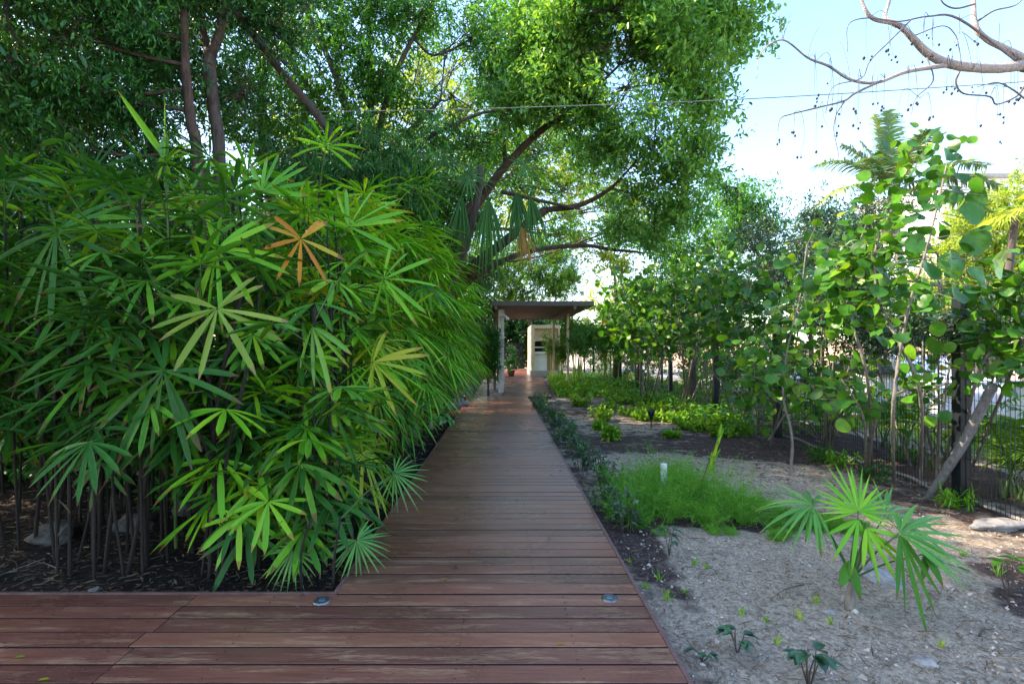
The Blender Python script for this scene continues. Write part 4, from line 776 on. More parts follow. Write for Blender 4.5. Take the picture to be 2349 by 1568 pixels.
# upright dark shrub in front of column
sx = D(1122,803,18.2)[0]
t = empty('shrub', (sx,18.2,GZ), 'upright dark green needle-leaved shrub in front of the pale column', 'shrub')
mb = MB(); tube(mb, [(sx-.05,18.2,GZ),(sx,18.2,.9),(sx+.1,18.2,1.6)], [.04,.03,.02], 6); tube(mb, [(sx,18.2,GZ),(sx-.15,18.2,1.2)], [.03,.02], 6); mb.build('stem', M['bark'], t)
mb = MB(); TW = []; rr = np.random.default_rng(6)
crown(mb, [((sx-.08,18.2,1.45),(.3,.3,.5)),((sx+.1,18.2,1.75),(.25,.25,.42)),((sx+.05,18.2,.95),(.28,.28,.45)),((sx-.3,18.3,1.0),(.3,.3,.6)),((sx-.2,18.3,1.9),(.25,.25,.4))], .17, .02, 5, rr, .12, -.3, gap=-3); mb.build('foliage', M['rhapis_deep'], t)
# bamboo
def bamboo(label, x, y, h, n, seed, dens=2):
    rr = np.random.default_rng(seed); t = empty('bamboo', (x,y,GZ), label, 'bamboo', 'bamboo clumps beside the pavilion'); mb = MB(); bl = []
    for i in range(n):
        bx, by = x+rr.normal(0,.22), y+rr.normal(0,.22); tx, ty = bx+rr.normal(0,.45), by+rr.normal(0,.3); hh = h*rr.uniform(.7,1.1)
        tube(mb, [(bx,by,GZ),((bx*2+tx)/3,(by*2+ty)/3,hh*.5),(tx,ty,hh)], [.022,.018,.008], 6)
        bl += [((tx,ty,hh*.9),(.33,.3,.35)),(((bx+tx)/2,(by+ty)/2,hh*.65),(.25,.25,.3))]
    mb.build('culms', M['cover'], t); mb = MB(); crown(mb, bl, .15, .024, dens*.6, rr, .15, .6, gap=.2); mb.build('foliage', M['bamboo'], t)
bamboo('bamboo clump with yellow green canes in front of the booth', 2.98, 27.0, 2.2, 6, 1)
bamboo('bamboo clump between the pavilion post and the fence', 3.55, 25.5, 3.2, 12, 2)
bamboo('bamboo clump spilling over the fence beyond the pavilion', 4.6, 23.5, 2.6, 9, 3)

# ------------------------------------------------------------------ fence
FX = lambda yy: np.interp(yy, [0,5.42,9.0,12.8,16.4,40], [4.35,4.73,5.0,5.2,5.26,5.45])
ft = empty('fence', (float(FX(5.4)),5.42,GZ), 'dark blue green welded wire fence with square posts along the garden edge', 'fence')
posts = [1.9,5.42,9.6,12.8,16.4,20,23.6,27.2,30.8]
for k_, py in enumerate(posts):
    px_ = float(FX(py)); mb = MB(); w = .055; box(mb, px_-w,px_+w,py-w,py+w,GZ-.05,2.06); box(mb, px_-w-.006,px_+w+.006,py-w-.006,py+w+.006,2.06,2.08); mb.build('post', M['fence'], ft, False)
for a, b in zip(posts[:-1], posts[1:]):
    mb = MB(); n = int((b-a-.12)/(.05 if a < 13 else .1)); A = np.array([FX(a),a+.06]); B_ = np.array([FX(b),b-.06]); wr = .0021 if a < 13 else .004
    vs = []; 
    for i in range(n+1):
        p = A+(B_-A)*i/n; x_, y_ = p; box(mb, x_-wr,x_+wr,y_-wr,y_+wr,GZ+.03,2.02)
    dv = nrm(B_-A); nn = np.array([-dv[1],dv[0]])*(2*wr+.001)
    for zz in np.arange(.0,2.05,.2):
        P = [(A+nn,zz),(B_+nn,zz)]; tube(mb, [(A[0]+nn[0],A[1]+nn[1],zz),(B_[0]+nn[0],B_[1]+nn[1],zz)], [wr*1.2]*2, 4, 1)
    mb.build('mesh_panel', M['fence'], ft, False)
# pale edging along the fence foot
mb = MB(); ys = np.arange(2.0,14,.4); P = [(float(FX(v))+.13+.012*math.sin(v*5), v, float(ground_h(FX(v)+.13,v))+.03+.006*math.sin(v*9)) for v in ys]; tube(mb, P, [.022]*len(P), 7, 3, rough=.3)
tag(mb.build('border_rope', M['concrete']), 'pale weathered rope edging lying along the fence foot', 'edging')
# leaning grey log
a = G(2125,1140); b = D(2278,882,4.95)
mb = MB(); tube(mb, [a-[0,0,.03],(a+b)/2+[.03,0,-.02],b], [.04,.047,.04], 9, 6, rough=.12); tag(mb.build('leaning_log', M['log'], loc=a), 'bare pale grey log leaning from the bed against the nearest fence post', 'log')

# ------------------------------------------------------------------ sea grapes
def sea_grape(label, stems, seed, n=90, rad=.075, leafm='grape', extra=(), sprd=.17, base=None, lo=.35, r0=.018, group='sea grape shrubs along the fence'):
    n = int(n*1.8); rad *= .84; rr = np.random.default_rng(seed); P0 = np.asarray(stems[0][0] if base is None else base, float)
    t = empty('sea_grape', (P0[0],P0[1],float(ground_h(P0[0],P0[1]))), label, 'shrub', group); mb = MB(); lf = MB()
    for s in stems:
        s = [np.asarray(p, float) for p in s]; s[0] = np.array([s[0][0],s[0][1],float(ground_h(s[0][0],s[0][1]))-.03])
        tube(mb, s, np.linspace(r0, r0*.3, len(s)), 7, 5, rough=.2, rng=rr); SP, _ = smooth_path(s, [1]*len(s), 6)
        k_ = len(SP); idx = rr.uniform(lo, 1, n)*(k_-1); i0 = np.minimum(idx.astype(int), k_-2); f = (idx-i0)[:,None]
        C = SP[i0]*(1-f)+SP[i0+1]*f; off = nrm(rr.normal(0,1,(n,3))*[1,1,.6])*rr.uniform(.03,1,n)[:,None]*sprd*1.6
        P = C+off; Dr = nrm(off)+rr.normal(0,.4,(n,3)); Nn = nrm(np.array([0,-.3,.75])+rr.normal(0,.62,(n,3)))
        round_leaves(lf, P, Dr, Nn, rad*rr.uniform(.55,1.15,n))
        for q in range(0, n, 4): tube(mb, [C[q], P[q]], [.004,.002], 3, 1, rng=rr)
    for (u,v,Yy,r) in extra:
        c = D(u,v,Yy); rr_ = .85*r*Yy/F; nn = nrm(np.array([rr.normal(0,.3),-1,rr.normal(.15,.25)])); dd = nrm(np.array([rr.normal(0,.6),0,rr.normal(0,.6)+.3]))
        dd = dd-nn*dd.dot(nn); dd = nrm(dd); round_leaves(lf, [c-dd*rr_], [dd], [nn], rr_, k=14)
        s = np.array([SP[np.argmin(np.linalg.norm(SP-c,axis=1))]]); tube(mb, [s[0], c-dd*rr_], [.0045,.0025], 4, 1, rng=rr)
    mb.build('stems', M['bark_grey'], t); lf.build('leaves', M[leafm], t); return t
gp = lambda u, v: G(u, v)
S0 = [[gp(2050,1105), D(2048,950,4.9), D(2060,830,4.8), D(2085,700,4.6), D(2125,570,4.5), D(2155,450,4.4), D(2170,380,4.4)]]
sea_grape('tallest sea grape with large round leaves on a bare top sprig against the sky', S0, 401, n=34, sprd=.2, lo=.35, rad=.075,
   extra=[(2173,355,4.4,21),(2165,395,4.4,22),(2205,408,4.35,21),(2240,455,4.4,26),(2228,493,4.3,34),(2232,556,4.3,37),(2195,360,4.5,12),(2150,470,4.4,20),(2192,455,4.4,14),(2185,600,4.4,32),(2290,605,4.3,40),(2240,640,4.2,36),(2130,620,4.4,32),(2100,560,4.4,26),(2190,670,4.3,36)])
sea_grape('leafy sea grape filling the upper right with green and yellow round leaves', [[gp(2105,1090), D(2110,900,4.9), D(2020,700,5.0), D(2010,560,5.0), D(2080,420,5.1), D(2125,330,5.2)], [gp(2000,1070), D(1990,880,5.3), D(1950,720,5.3), D(1955,640,5.3), D(1985,570,5.3)]], 402, n=105, sprd=.24, rad=.08, lo=.4)
sea_grape('sea grape by the nearest post with broad leaves at the right frame edge', [[gp(2200,1090), D(2230,900,5.1), D(2270,780,5.0), D(2260,640,4.9)], [gp(2210,1110), D(2320,850,4.9), D(2360,740,4.8), D(2350,600,4.8)]], 403, n=80, sprd=.25, rad=.085, lo=.4)
sea_grape('sea grape with yellow green leaves low between the two middle posts', [[gp(1745,1010), D(1750,930,8.3), D(1730,840,8.2), D(1690,800,8.0)], [gp(1765,1020), D(1800,900,8.1), D(1830,760,8.0), D(1835,660,8.0)]], 404, n=75, sprd=.3, rad=.085, lo=.3)
sea_grape('slim sea grape with a dark wavy stem leaning left', [[gp(1812,1105), D(1816,1000,6.3), D(1795,900,6.3), D(1810,780,6.2), D(1835,680,6.2), D(1850,560,6.2)]], 405, n=75, sprd=.3, rad=.075, lo=.45, leafm='grape')
sea_grape('sea grape shrub behind the low green leaves left of the second post', [[gp(1680,965), D(1660,850,9.6), D(1700,720,9.6), D(1720,600,9.6)], [gp(1700,965), D(1740,800,9.6), D(1780,640,9.6)], [gp(1690,965), D(1650,760,9.6), D(1620,620,9.6)]], 406, n=95, sprd=.42, rad=.085, lo=.45)
sea_grape('sea grape with fan of pale straight stems near the third post', [[gp(1570,935), D(1590,820,11.4), D(1640,660,11.4), D(1650,540,11.4)], [gp(1560,935), D(1600,760,11.6), D(1605,620,11.6)], [gp(1575,938), D(1560,760,11.6), D(1540,620,11.6)]], 407, n=105, sprd=.5, rad=.095, lo=.42, r0=.028)
sea_grape('sea grape with twisted stems nearest the pavilion', [[gp(1480,925), D(1485,820,13), D(1450,720,13), D(1420,640,13)], [gp(1490,925), D(1520,800,13), D(1500,680,13)], [gp(1470,925), D(1460,790,13), D(1400,720,13)]], 408, n=105, sprd=.5, rad=.1, lo=.42, r0=.028)
sea_grape('low sea grape sprig with bright leaves beside the dark wavy stem', [[gp(1890,1035), D(1880,900,7.4), D(1700,860,7.2)], [gp(1900,1035), D(1930,900,7.3), D(1960,800,7.2)]], 409, n=45, sprd=.28, rad=.085, lo=.4)
sea_grape('sea grape with a few low leaves in front of the mesh near the log', [[gp(1985,1090), D(2010,960,5.6), D(2060,900,5.6), D(2180,880,5.4)], [gp(1985,1090), D(1980,960,5.5), D(1930,870,5.5)]], 410, n=26, sprd=.2, rad=.08, lo=.5)
sea_grape('sea grape mass on the upper right behind the tall sprig', [[(5.6,7.2,0), D(2000,800,7.4), D(1960,620,7.4), D(1990,500,7.4)], [(5.8,7.2,0), D(2120,800,7.4), D(2160,640,7.3)], [(5.9,7.0,0), D(2260,820,7.2), D(2300,700,7.2)]], 411, n=120, sprd=.42, rad=.085, lo=.4)
# fine leaved grey shrubs among them
def shrub(label, base, blobs, seed, leafm='grey_leaf', L=.045, W=.022, dens=2.2, gap=.1, group='fine-leaved shrubs among the sea grapes', bark='bark_grey', r=.018, name='shrub', spread=.07):
    base = np.asarray(base, float); rr = np.random.default_rng(seed)
    st = [([base-[0,0,.03], (base+np.asarray(c))/2+rr.normal(0,.08,3), np.asarray(c)], [r,r*.7,r*.3]) for c, _ in blobs[:4]]
    tree(label, base, st, blobs, leafm, bark, L=L, W=W, dens=dens, seed=seed, gap=gap, name=name, cat='shrub', group=group, limbs=True, limb_r=.009, twigr=.003, spread=spread, freq=4)
shrub('fine grey green shrub with small leaves behind the bright sea grape sprig', gp(1900,1040), pxb([(1900,560,7,70,1,1),(1940,650,7,80,1,.9),(1880,700,7,70,1,.9),(1960,760,7,80,1,.7),(1850,800,7,50,1,.8),(2050,780,7,70,1,.6)]), 501, L=.05, W=.03)
shrub('blue grey fine-leaved shrub against the nearest post', gp(2150,1090), pxb([(2150,740,5.6,90,1,.6),(2250,780,5.6,80,1,.7),(2320,720,5.6,80,1,.7),(2060,740,5.8,70,1,.7)]), 502, L=.05, W=.028, dens=1.7)
shrub('airy green shrub between the third and fourth posts', gp(1620,950), pxb([(1600,700,12,70,1,.8),(1660,640,12,70,1,.9),(1560,640,12,60,1,1),(1700,760,12,60,1,.7)]), 503, leafm='can_mid', L=.08, W=.04, dens=1.9)
shrub('thin-leaved shrub rising to the sapling on the skyline', gp(1740,985), pxb([(1740,560,10,60,1,1.2),(1790,640,10,60,1,1),(1720,650,10,60,1,1)]), 504, L=.06, W=.035, dens=1.5)
shrub('dark small-leaved shrub low behind the mesh in the middle', (5.7,9.4,GZ), pxb([(1870,850,9,60,1,.7),(1800,820,9,60,1,.7),(1940,870,9,50,1,.6),(1730,870,10,50,1,.6)]), 505, leafm='can_mid', L=.07, W=.035, dens=1.7)
shrub('green leafy shrub mass behind the sea grapes right of the second post', (6.1,9.8,GZ), pxb([(1900,720,9.6,80,1,.8),(1990,760,9.4,80,1,.7),(2080,700,9.4,90,1,.8),(1830,700,9.8,70,1,.9),(2180,720,9.2,80,1,.8),(2280,740,9,90,1,.7)]), 507, leafm='can_mid', L=.075, W=.04, dens=1.1, gap=.3)
shrub('fresh green bushy shrub behind the sea grapes at the third post', (5.9,12.5,GZ), pxb([(1600,650,12,70,1,.9),(1700,700,12,70,1,.8),(1500,680,12.5,60,1,.9),(1780,740,12,60,1,.7),(1660,780,12,60,1,.6)]), 508, leafm='can_fresh', L=.09, W=.045, dens=1.1, gap=.3)
shrub('shrub outside the fence with reddish twigs right of the second post', (6.0,8.4,GZ), pxb([(1950,980,8.2,60,1,.6),(1900,930,8.4,50,1,.8),(2010,930,8,45,1,.8)]), 506, leafm='can_mid', L=.07, W=.03, dens=1.2, gap=.5)
# extra thin stems in the bed
rr = np.random.default_rng(8)
for i, (u, v, uv2, vv2) in enumerate([(2145,1120,2180,820),(1760,1010,1900,760),(1735,1000,1720,800),(1575,940,1650,740),(1480,925,1460,780),(2110,1105,2115,780),(1500,925,1540,760)]):
    a = G(u,v); b = D(uv2,vv2,a[1]+.1); mb = MB(); tube(mb, [a-[0,0,.03],(a+b)/2+rr.normal(0,.05,3),b], [.02,.016,.01], 7, 5, rough=.2)
    tag(mb.build('bare_sapling', M['bark_grey'], loc=a), 'bare thin grey sapling rising from the bed by the fence', 'sapling', 'bare grey saplings along the fence')

# ------------------------------------------------------------------ planting in the sandy bed
# feathery clump
def ferny(label, pts, n, seed, hgt):
    rr = np.random.default_rng(seed); c = np.mean(pts, 0); z = float(ground_h(c[0],c[1])); mb = MB()
    P = []; 
    for (x, y, r) in pts:
        k_ = int(n*r*r/sum(q[2]**2 for q in pts)); a = rr.uniform(0,6.28,k_); d = r*np.sqrt(rr.uniform(0,1,k_)); P.append(np.stack([x+np.cos(a)*d, y+np.sin(a)*d, np.zeros(k_), d/r], -1))
    P = np.concatenate(P); rel = P[:,3]; B = np.stack([P[:,0],P[:,1],ground_h(P[:,0],P[:,1])], -1)
    # feathery plumes: short main stems with whorls of hair-fine leaves
    # plumes gathered in tufts: each tuft a fountain of stems carrying hair-fine leaves
    nt_ = max(12, len(B)//55); ti = rr.integers(0, len(B), nt_); TB = B[ti]; tr_ = rel[ti]
    own = rr.integers(0, nt_, len(B)); k_ = len(B); th_ = hgt*(1-.5*tr_**2)*rr.uniform(.45,1.15,nt_)
    S0_ = TB[own]+rr.normal(0,.02,(k_,3))*[1,1,0]; lean = rr.normal(0,.5,(k_,3)); lean[:,2] = 1; lean = nrm(lean); H_ = th_[own]*rr.uniform(.6,1.1,k_)
    ribbons(mb, S0_, lean, rr.normal(0,1,(k_,3)), H_, .004, .25, 'hair', 4, 0, across=2)
    for q in range(16):
        f = rr.uniform(.25,1.0,k_)[:,None]; C = S0_+lean*H_[:,None]*f*.96+np.array([0,0,-.25])*H_[:,None]*f**2; d = nrm(rr.normal(0,1,(k_,3))+lean*.7)
        ribbons(mb, C, d, rr.normal(0,1,(k_,3)), rr.uniform(.03,.075,k_), .003, .2, 'hair', 2, 0, across=2)
    tag(mb.build('feathery_plant', M['ferny'], loc=(c[0],c[1],z)), label, 'plant', 'feathery plants in the sandy bed')
ferny('wide mound of feathery bright green foliage around the small white marker', [(1.45,5.0,.4),(1.9,5.15,.42),(1.65,5.6,.42),(2.1,4.95,.36)], 3000, 1, .8)
ferny('feathery green foliage trailing right from the big mound', [(2.45,4.85,.28),(2.75,4.75,.26),(3.05,4.7,.2)], 800, 2, .24)
ferny('feathery tuft at the boardwalk side of the mound', [(1.2,4.85,.24),(1.22,5.3,.25)], 600, 3, .42)
ferny('small stray feathery tufts at the sandy rim of the mound', [(1.42,4.5,.1),(2.35,4.5,.12),(1.9,4.55,.1),(2.6,5.3,.14)], 260, 5, .16)
ferny('thin feathery tuft standing behind the mound', [(1.95,6.3,.22)], 240, 4, .34)
a = G(1522,1165); mb = MB(); box(mb, a[0]-.028,a[0]+.028,a[1]-.02,a[1]+.02,GZ-.05,.36); tag(mb.build('marker_stake', M['white'], smooth=False, loc=(a[0],a[1],GZ)), 'small white marker stake standing in the feathery mound', 'marker')
# leaning reed
a = G(1597,1180); b = D(1650,995,a[1]-.1); mb = MB(); tube(mb, [a,(a*.6+b*.4)+[-.03,0,.02],b], [.008,.007,.005], 5, 5)
dd = b-a; ribbons(mb, a+dd*np.linspace(.5,.95,9)[:,None], np.repeat(nrm(dd)[None],9,0)+np.random.default_rng(3).normal(0,.1,(9,3)), [[0,-1,.2]]*9, .16, .03, .05, 'blade', 4, .5, m=1)
tag(mb.build('reed', [M['petiole'], M['rhapis']], loc=a), 'single leaning green reed spike beside the feathery mound', 'plant')
# small fan palm in the sand
b = G(1950,1408); t = empty('small_palm', (b[0],b[1],GZ), 'young fan palm with broad splayed fans standing alone in the sand', 'palm')
top = D(1956,1325,3.17); mb = MB(); tube(mb, [b-[0,0,.03], D(1952,1370,3.17), top], [.036,.033,.02], 9, rough=.15)
mb.build('stem', M['bark_grey'], t)
mb = MB(); tube(mb, [top-[0,0,.02], D(1958,1270,3.17), D(1967,1190,3.16)], [.024,.018,.009], 8, rough=.2); tube(mb, [top-[.01,0,.02], D(1972,1270,3.14), D(1985,1200,3.16)], [.016,.01,.005], 6); mb.build('leaf_sheath', M['petiole'], t)
rr = np.random.default_rng(12)
for (u,v,Yy,r,th,sp,n,w,dp,fz,mt,fs,cn) in [(1968,1172,3.15,118,82,112,22,.021,.06,.55,'rhapis_bright','fan',.1),(1863,1158,3.25,128,140,120,20,.022,.35,1.6,'fanpale','fan',.1),(2062,1222,3.05,190,12,60,18,.026,.22,1.3,'fanpale','fan',.1),
       (2062,1222,3.03,205,275,28,5,.04,.05,.25,'rhapis','broad',.0),(2030,1180,3.4,165,10,75,16,.022,.25,1.5,'fanpale','fan',0),(1968,1190,3.13,120,240,38,4,.03,.1,.3,'rhapis_bright','broad',.0),(1863,1175,3.2,95,272,30,3,.03,.1,.3,'rhapis','broad',0),
       (1945,1285,3.1,90,262,20,2,.07,.2,.3,'rhapis','broad',0),(2120,1270,3.15,70,290,40,3,.06,.2,.3,'rhapis','broad',0),(1985,1210,3.1,120,300,45,6,.026,.12,.3,'rhapis_bright','broad',0)]:
    hub = D(u,v,Yy); nr_ = nrm(np.array([rr.normal(0,.08),-1,fz])); a = R(th); ax = np.array([math.cos(a),0,math.sin(a)]); ax = ax-nr_*ax.dot(nr_)
    frond(hub, ax, nr_, r*Yy/F, n, R(sp), w, dp, M[mt], rr, top, fs, parent=t, ns=8, cone=cn, jitter=.2)
# dark seedlings
def seedling(label, u, v, h, lf, seed, rad=.045, mat='seedling', nm='seedling', wid=.55):
    b = G(u, v); rr = np.random.default_rng(seed); t = empty(nm, (b[0],b[1],float(ground_h(b[0],b[1]))), label, 'seedling', None); mb = MB(); l = MB(); b[2] = float(ground_h(b[0],b[1]))
    for i in range(lf):
        a = i*2.4+rr.uniform(0,.5); hh = h*rr.uniform(.6,1.05); p = b+[math.cos(a)*.04,math.sin(a)*.04,hh]
        tube(mb, [b-[0,0,.01],(b+p)/2+rr.normal(0,.008,3),p], [.004,.0035,.0025], 5)
        for q in range(3):
            a2 = a+rr.normal(0,.9); e = rr.uniform(-.2,.5); d = [math.cos(a2)*math.cos(e),math.sin(a2)*math.cos(e),math.sin(e)]
            ribbons(l, [p], [d], [[0,0,1]], [rad*2*rr.uniform(.7,1.2)], [rad*2*wid], [.35], 'broad', 6, .35)
    mb.build('stem', M['bark'], t); l.build('leaves', M[mat], t)
seedling('glossy dark blue green seedling at the bottom edge of the picture', 1855,1590, .17, 6, 1, .05)
seedling('glossy dark seedling left of the larger one near the bottom', 1690,1500, .12, 5, 2, .04)
seedling('small dark purple seedling beside the deck edge near the bottom', 1610,1520, .05, 3, 3, .025)
seedling('seedling with upright stem at the right frame edge in the dark mulch', 2315,1385, .28, 4, 4, .04, 'rhapis')
seedling('slim upright green sapling sprout in the sand behind the deck light', 1535,1275, .2, 4, 5, .035, 'grey_leaf')
seedling('broad-leaved plant with pale curled leaves beside the far bend of the deck', 1340,925, .55, 5, 6, .2, 'cover', wid=.35)
seedling('pale broad-leaved plant near the dark path light', 1455,905, .5, 4, 7, .17, 'cover', wid=.35)
# grass sprouts
rr = np.random.default_rng(17)
for i, (u, v, s) in enumerate([(1530,1385,.1),(1700,1420,.08),(1760,1435,.06),(1835,1430,.07),(1872,1395,.07),(1905,1440,.06),(2160,1500,.07),(1480,1350,.06),(1510,1330,.08),(1620,1310,.06),(1570,1365,.05),(1590,1300,.07),(1780,1480,.06),(1445,1290,.05),(2290,1330,.12),(2210,1280,.08)]):
    b = G(u,v); b[2] = float(ground_h(b[0],b[1])); mb = MB(); k_ = 11; P = b+rr.normal(0,.008,(k_,3))*[1,1,0]; d = rr.normal(0,.35,(k_,3)); d[:,2] = 1
    ribbons(mb, P, d, rr.normal(0,1,(k_,3))*[1,1,.1], s*rr.uniform(.6,1.2,k_), .007, .15, 'blade', 3, .2)
    tag(mb.build('grass_sprout', M['cover'], loc=b), 'tiny green grass sprout in the sand', 'sprout', 'grass sprouts scattered over the sand')
# border plants along the right edge and leafy cover patches
def lowplant(label, x, y, r, h, n, mat, seed, group, L=.05, W=.025, name='low_plant'):
    rr = np.random.default_rng(seed); z = float(ground_h(x,y)); t = empty(name, (x,y,z), label, 'plant', group); mb = MB(); st = MB()
    for i in range(n):
        a = rr.uniform(0,6.28); d = r*math.sqrt(rr.uniform(0,1)); p0 = np.array([x+math.cos(a)*d*.6,y+math.sin(a)*d*.6,z-.01]); hh = h*rr.uniform(.5,1.1)
        p1 = p0+[math.cos(a)*d*.5,math.sin(a)*d*.5,hh]; tube(st, [p0,(p0+p1)/2+rr.normal(0,.01,3),p1], [.004,.003,.002], 4, 2)
        k_ = 14; f = rr.uniform(.25,1,k_)[:,None]; P = p0*(1-f)+p1*f; dr = nrm(rr.normal(0,1,(k_,3))+[0,0,.35]); s = rr.uniform(.6,1.2,k_)
        leaves(mb, P, dr, np.array([0,0,1.])+rr.normal(0,.35,(k_,3)), L*s, W*s)
    st.build('stems', M['bark'], t); mb.build('leaves', M[mat], t)
rr = np.random.default_rng(19); yv = 4.6; i = 0
while yv < 16.5:
    lowplant('small grey green border plant along the deck edge', .98+rr.uniform(0,.28), yv, .12+.006*yv, .22+rr.uniform(0,.18), 12, ['grey_leaf','grey_leaf','can_mid'][i%3], 600+i, 'border plants along the right deck edge', L=.05+.002*yv, W=.028+.001*yv); yv += rr.uniform(.42,.85); i += 1
for i, (u, v, r, h) in enumerate([(1420,925,.4,.22),(1470,930,.35,.25),(1500,945,.4,.25),(1545,935,.4,.28),(1590,950,.35,.25),(1640,975,.4,.2),(1680,985,.3,.2),(1380,965,.25,.3),(1560,970,.3,.2),(1610,985,.25,.2),(1400,1010,.15,.28),(1330,930,.3,.3),(1350,890,.4,.3),(1290,905,.4,.3),(1540,1005,.12,.1),(1450,955,.35,.2),(1510,925,.4,.25),(1570,925,.4,.25),(1620,955,.35,.22),(1670,970,.3,.2),(1480,965,.25,.18),(1530,965,.3,.2),(1585,985,.25,.16),(1655,1000,.22,.15),(1395,940,.25,.2),(1440,905,.4,.25),(1700,990,.2,.15),(1375,985,.14,.16)]):
    b = G(u,v); lowplant('low patch of bright yellow green leaves in the mulch before the fence', b[0], b[1], r, h, 34, 'cover', 700+i, 'bright leafy patches in the mulch', L=.1, W=.055)
for i, (u, v) in enumerate([(1930,1075),(1880,1060),(2080,1060),(2180,1160),(2010,1110),(1700,1000)]):
    b = G(u,v); lowplant('straggly narrow-leaved weed at the fence foot', b[0], b[1], .18, .22, 12, 'rhapis', 750+i, 'weeds at the fence foot', L=.12, W=.02)
# carpet of ground cover by the pavilion, verge outside the fence
def carpet(name, label, xr, yr, n, L, W, mat, seed, h=.18, shape=None):
    rr = np.random.default_rng(seed); x = rr.uniform(*xr, n); y = rr.uniform(*yr, n)
    if shape is not None: k_ = shape(x,y); x, y = x[k_], y[k_]
    z = ground_h(x,y)+rr.uniform(0,h,len(x))*(1+.4*fbm(x,y,1.5,2,4)); d = rr.normal(0,1,(len(x),3)); d[:,2] = np.abs(d[:,2])*.7; mb = MB()
    leaves(mb, np.stack([x,y,z],-1), d, np.array([0,0,1.])+rr.normal(0,.4,(len(x),3)), L*rr.uniform(.6,1.2,len(x)), W); tag(mb.build(name, M[mat]), label, 'ground cover', kind='stuff')
carpet('ground_cover', 'bright green ground cover carpeting the bed beside the far deck', (1.7,5.0), (17.5,31), 16000, .13, .06, 'cover', 1, .22, lambda x,y: (x > 1.85+(y-17.3)*.06))
carpet('verge_grass', 'sunlit green verge beyond the fence', (6.9,8.2), (4,34), 14000, .14, .02, 'cover', 2, .12)
carpet('undergrowth', 'shaded leafy undergrowth beneath the shrubs by the fence', (4.2,6.4), (9.5,30), 9000, .12, .05, 'can_mid', 3, .35, lambda x,y: np.abs(x-FX(y)) > .12)
carpet('weeds', 'low weeds under the far palms left of the deck', (-4,-1.5), (6,17), 5000, .14, .02, 'rhapis', 4, .25, lambda x,y: x < -1.35+.15*np.sin(y*3))
# path light
b = G(1493,985); t = empty('path_light', (b[0],b[1],GZ), 'small black cone path light in the mulch before the leafy patches', 'path light')
mb = MB(); lathe(mb, (b[0],b[1],GZ), [(.008,0),(.008,.2),(.025,.2),(.075,.36),(.078,.4),(.06,.4),(.001,.37)], 16); mb.build('shade', M['black'], t)
# rocks
for i, (u, v, s, lab, m_) in enumerate([(1045,938,(.36,.3,.2),'large blue grey rock beside the far left deck edge','rock_blue'),(1068,910,(.22,.2,.26),'upright pale rock behind the large blue grey one','rock'),(978,985,(.14,.12,.17),'pale rock half hidden by palm leaves left of the deck','rock_blue'),(945,1000,(.16,.12,.2),'mossy grey rock among palm fronds left of the deck','rock_blue'),
                      (2305,1215,(.3,.12,.06),'long pale weathered rock near the fence on the right','rock'),(2035,1345,(.19,.1,.035),'flat grey stone slab behind the young palm','rock_blue'),(1940,1392,(.03,.025,.025),'small round white stone at the foot of the young palm','rock'),(1452,1378,(.03,.03,.02),'small white stone near the deck light side of the sand','rock'),
                      (2130,1545,(.05,.04,.02),'white stone low in the right foreground','rock'),(295,1232,(.14,.1,.09),'pale angular stone in the dark thicket foot','rock_dim'),(212,1362,(.045,.03,.012),'small white chip at the side deck edge','rock'),(1905,1418,(.04,.03,.012),'white flat chip left of the young palm','rock'),(430,1190,(.16,.1,.1),'dim grey stone behind the thicket canes','rock_dim'),(100,1260,(.2,.15,.08),'dim low stone in the far left of the thicket foot','rock_dim')]):
    b = G(u,v); b[1] += s[1]*.6; b[2] = float(ground_h(b[0],b[1]))+s[2]*.45; tag(rock('rock', b, s, M[m_], i+1), lab, 'rock')
# gravel and litter
def inside(x, y): return ~(((x > -1.08) & (x < .88) & (y < 17.3)) | ((x < .88) & (y < 3.3)) | ((x > -.1) & (x < 2.7) & (y > 17)))
rr = np.random.default_rng(23)
def scat(n, xr, yr, p=1.0):
    x = rr.uniform(*xr, n); y = yr[0]+(yr[1]-yr[0])*rr.uniform(0,1,n)**p; k_ = inside(x,y); return x[k_], y[k_]
x, y = scat(30000, (.85,5.0), (1.6,8.5), 1.5); mk = mulch_mask(x,y); k_ = (rr.random(len(x)) > mk*.85) & (fbm(x, y, 3, 3, 8)+rr.normal(0,.45,len(x)) > .05); x, y = x[k_], y[k_]
s = rr.gamma(1.6,.0027,len(x))+.0016; z = ground_h(x,y)+s*.4; mb = MB(); o = np.array([(1,0,0),(-1,0,0),(0,1,0),(0,-1,0),(0,0,.7),(0,0,-.7)])
V = np.stack([x,y,z],-1)[:,None]+(o[None]+rr.normal(0,.25,(len(x),6,3)))*s[:,None,None]
tq = np.array([(0,2,4),(2,1,4),(1,3,4),(3,0,4),(2,0,5),(1,2,5),(3,1,5),(0,3,5)]); mb.add(V.reshape(-1,3), t=(np.arange(len(x))[:,None,None]*6+tq[None]).reshape(-1,3))
pebm = leaf_mat('limestone chips', [(0,(.12,.085,.065)),(.35,(.36,.29,.24)),(.7,(.56,.49,.42)),(1,(.78,.73,.65))], rough=.9, trans=0, spec=.2, nscale=3)
tag(mb.build('gravel', pebm, smooth=False), 'crushed pale limestone gravel scattered over the sand', 'gravel', kind='stuff')
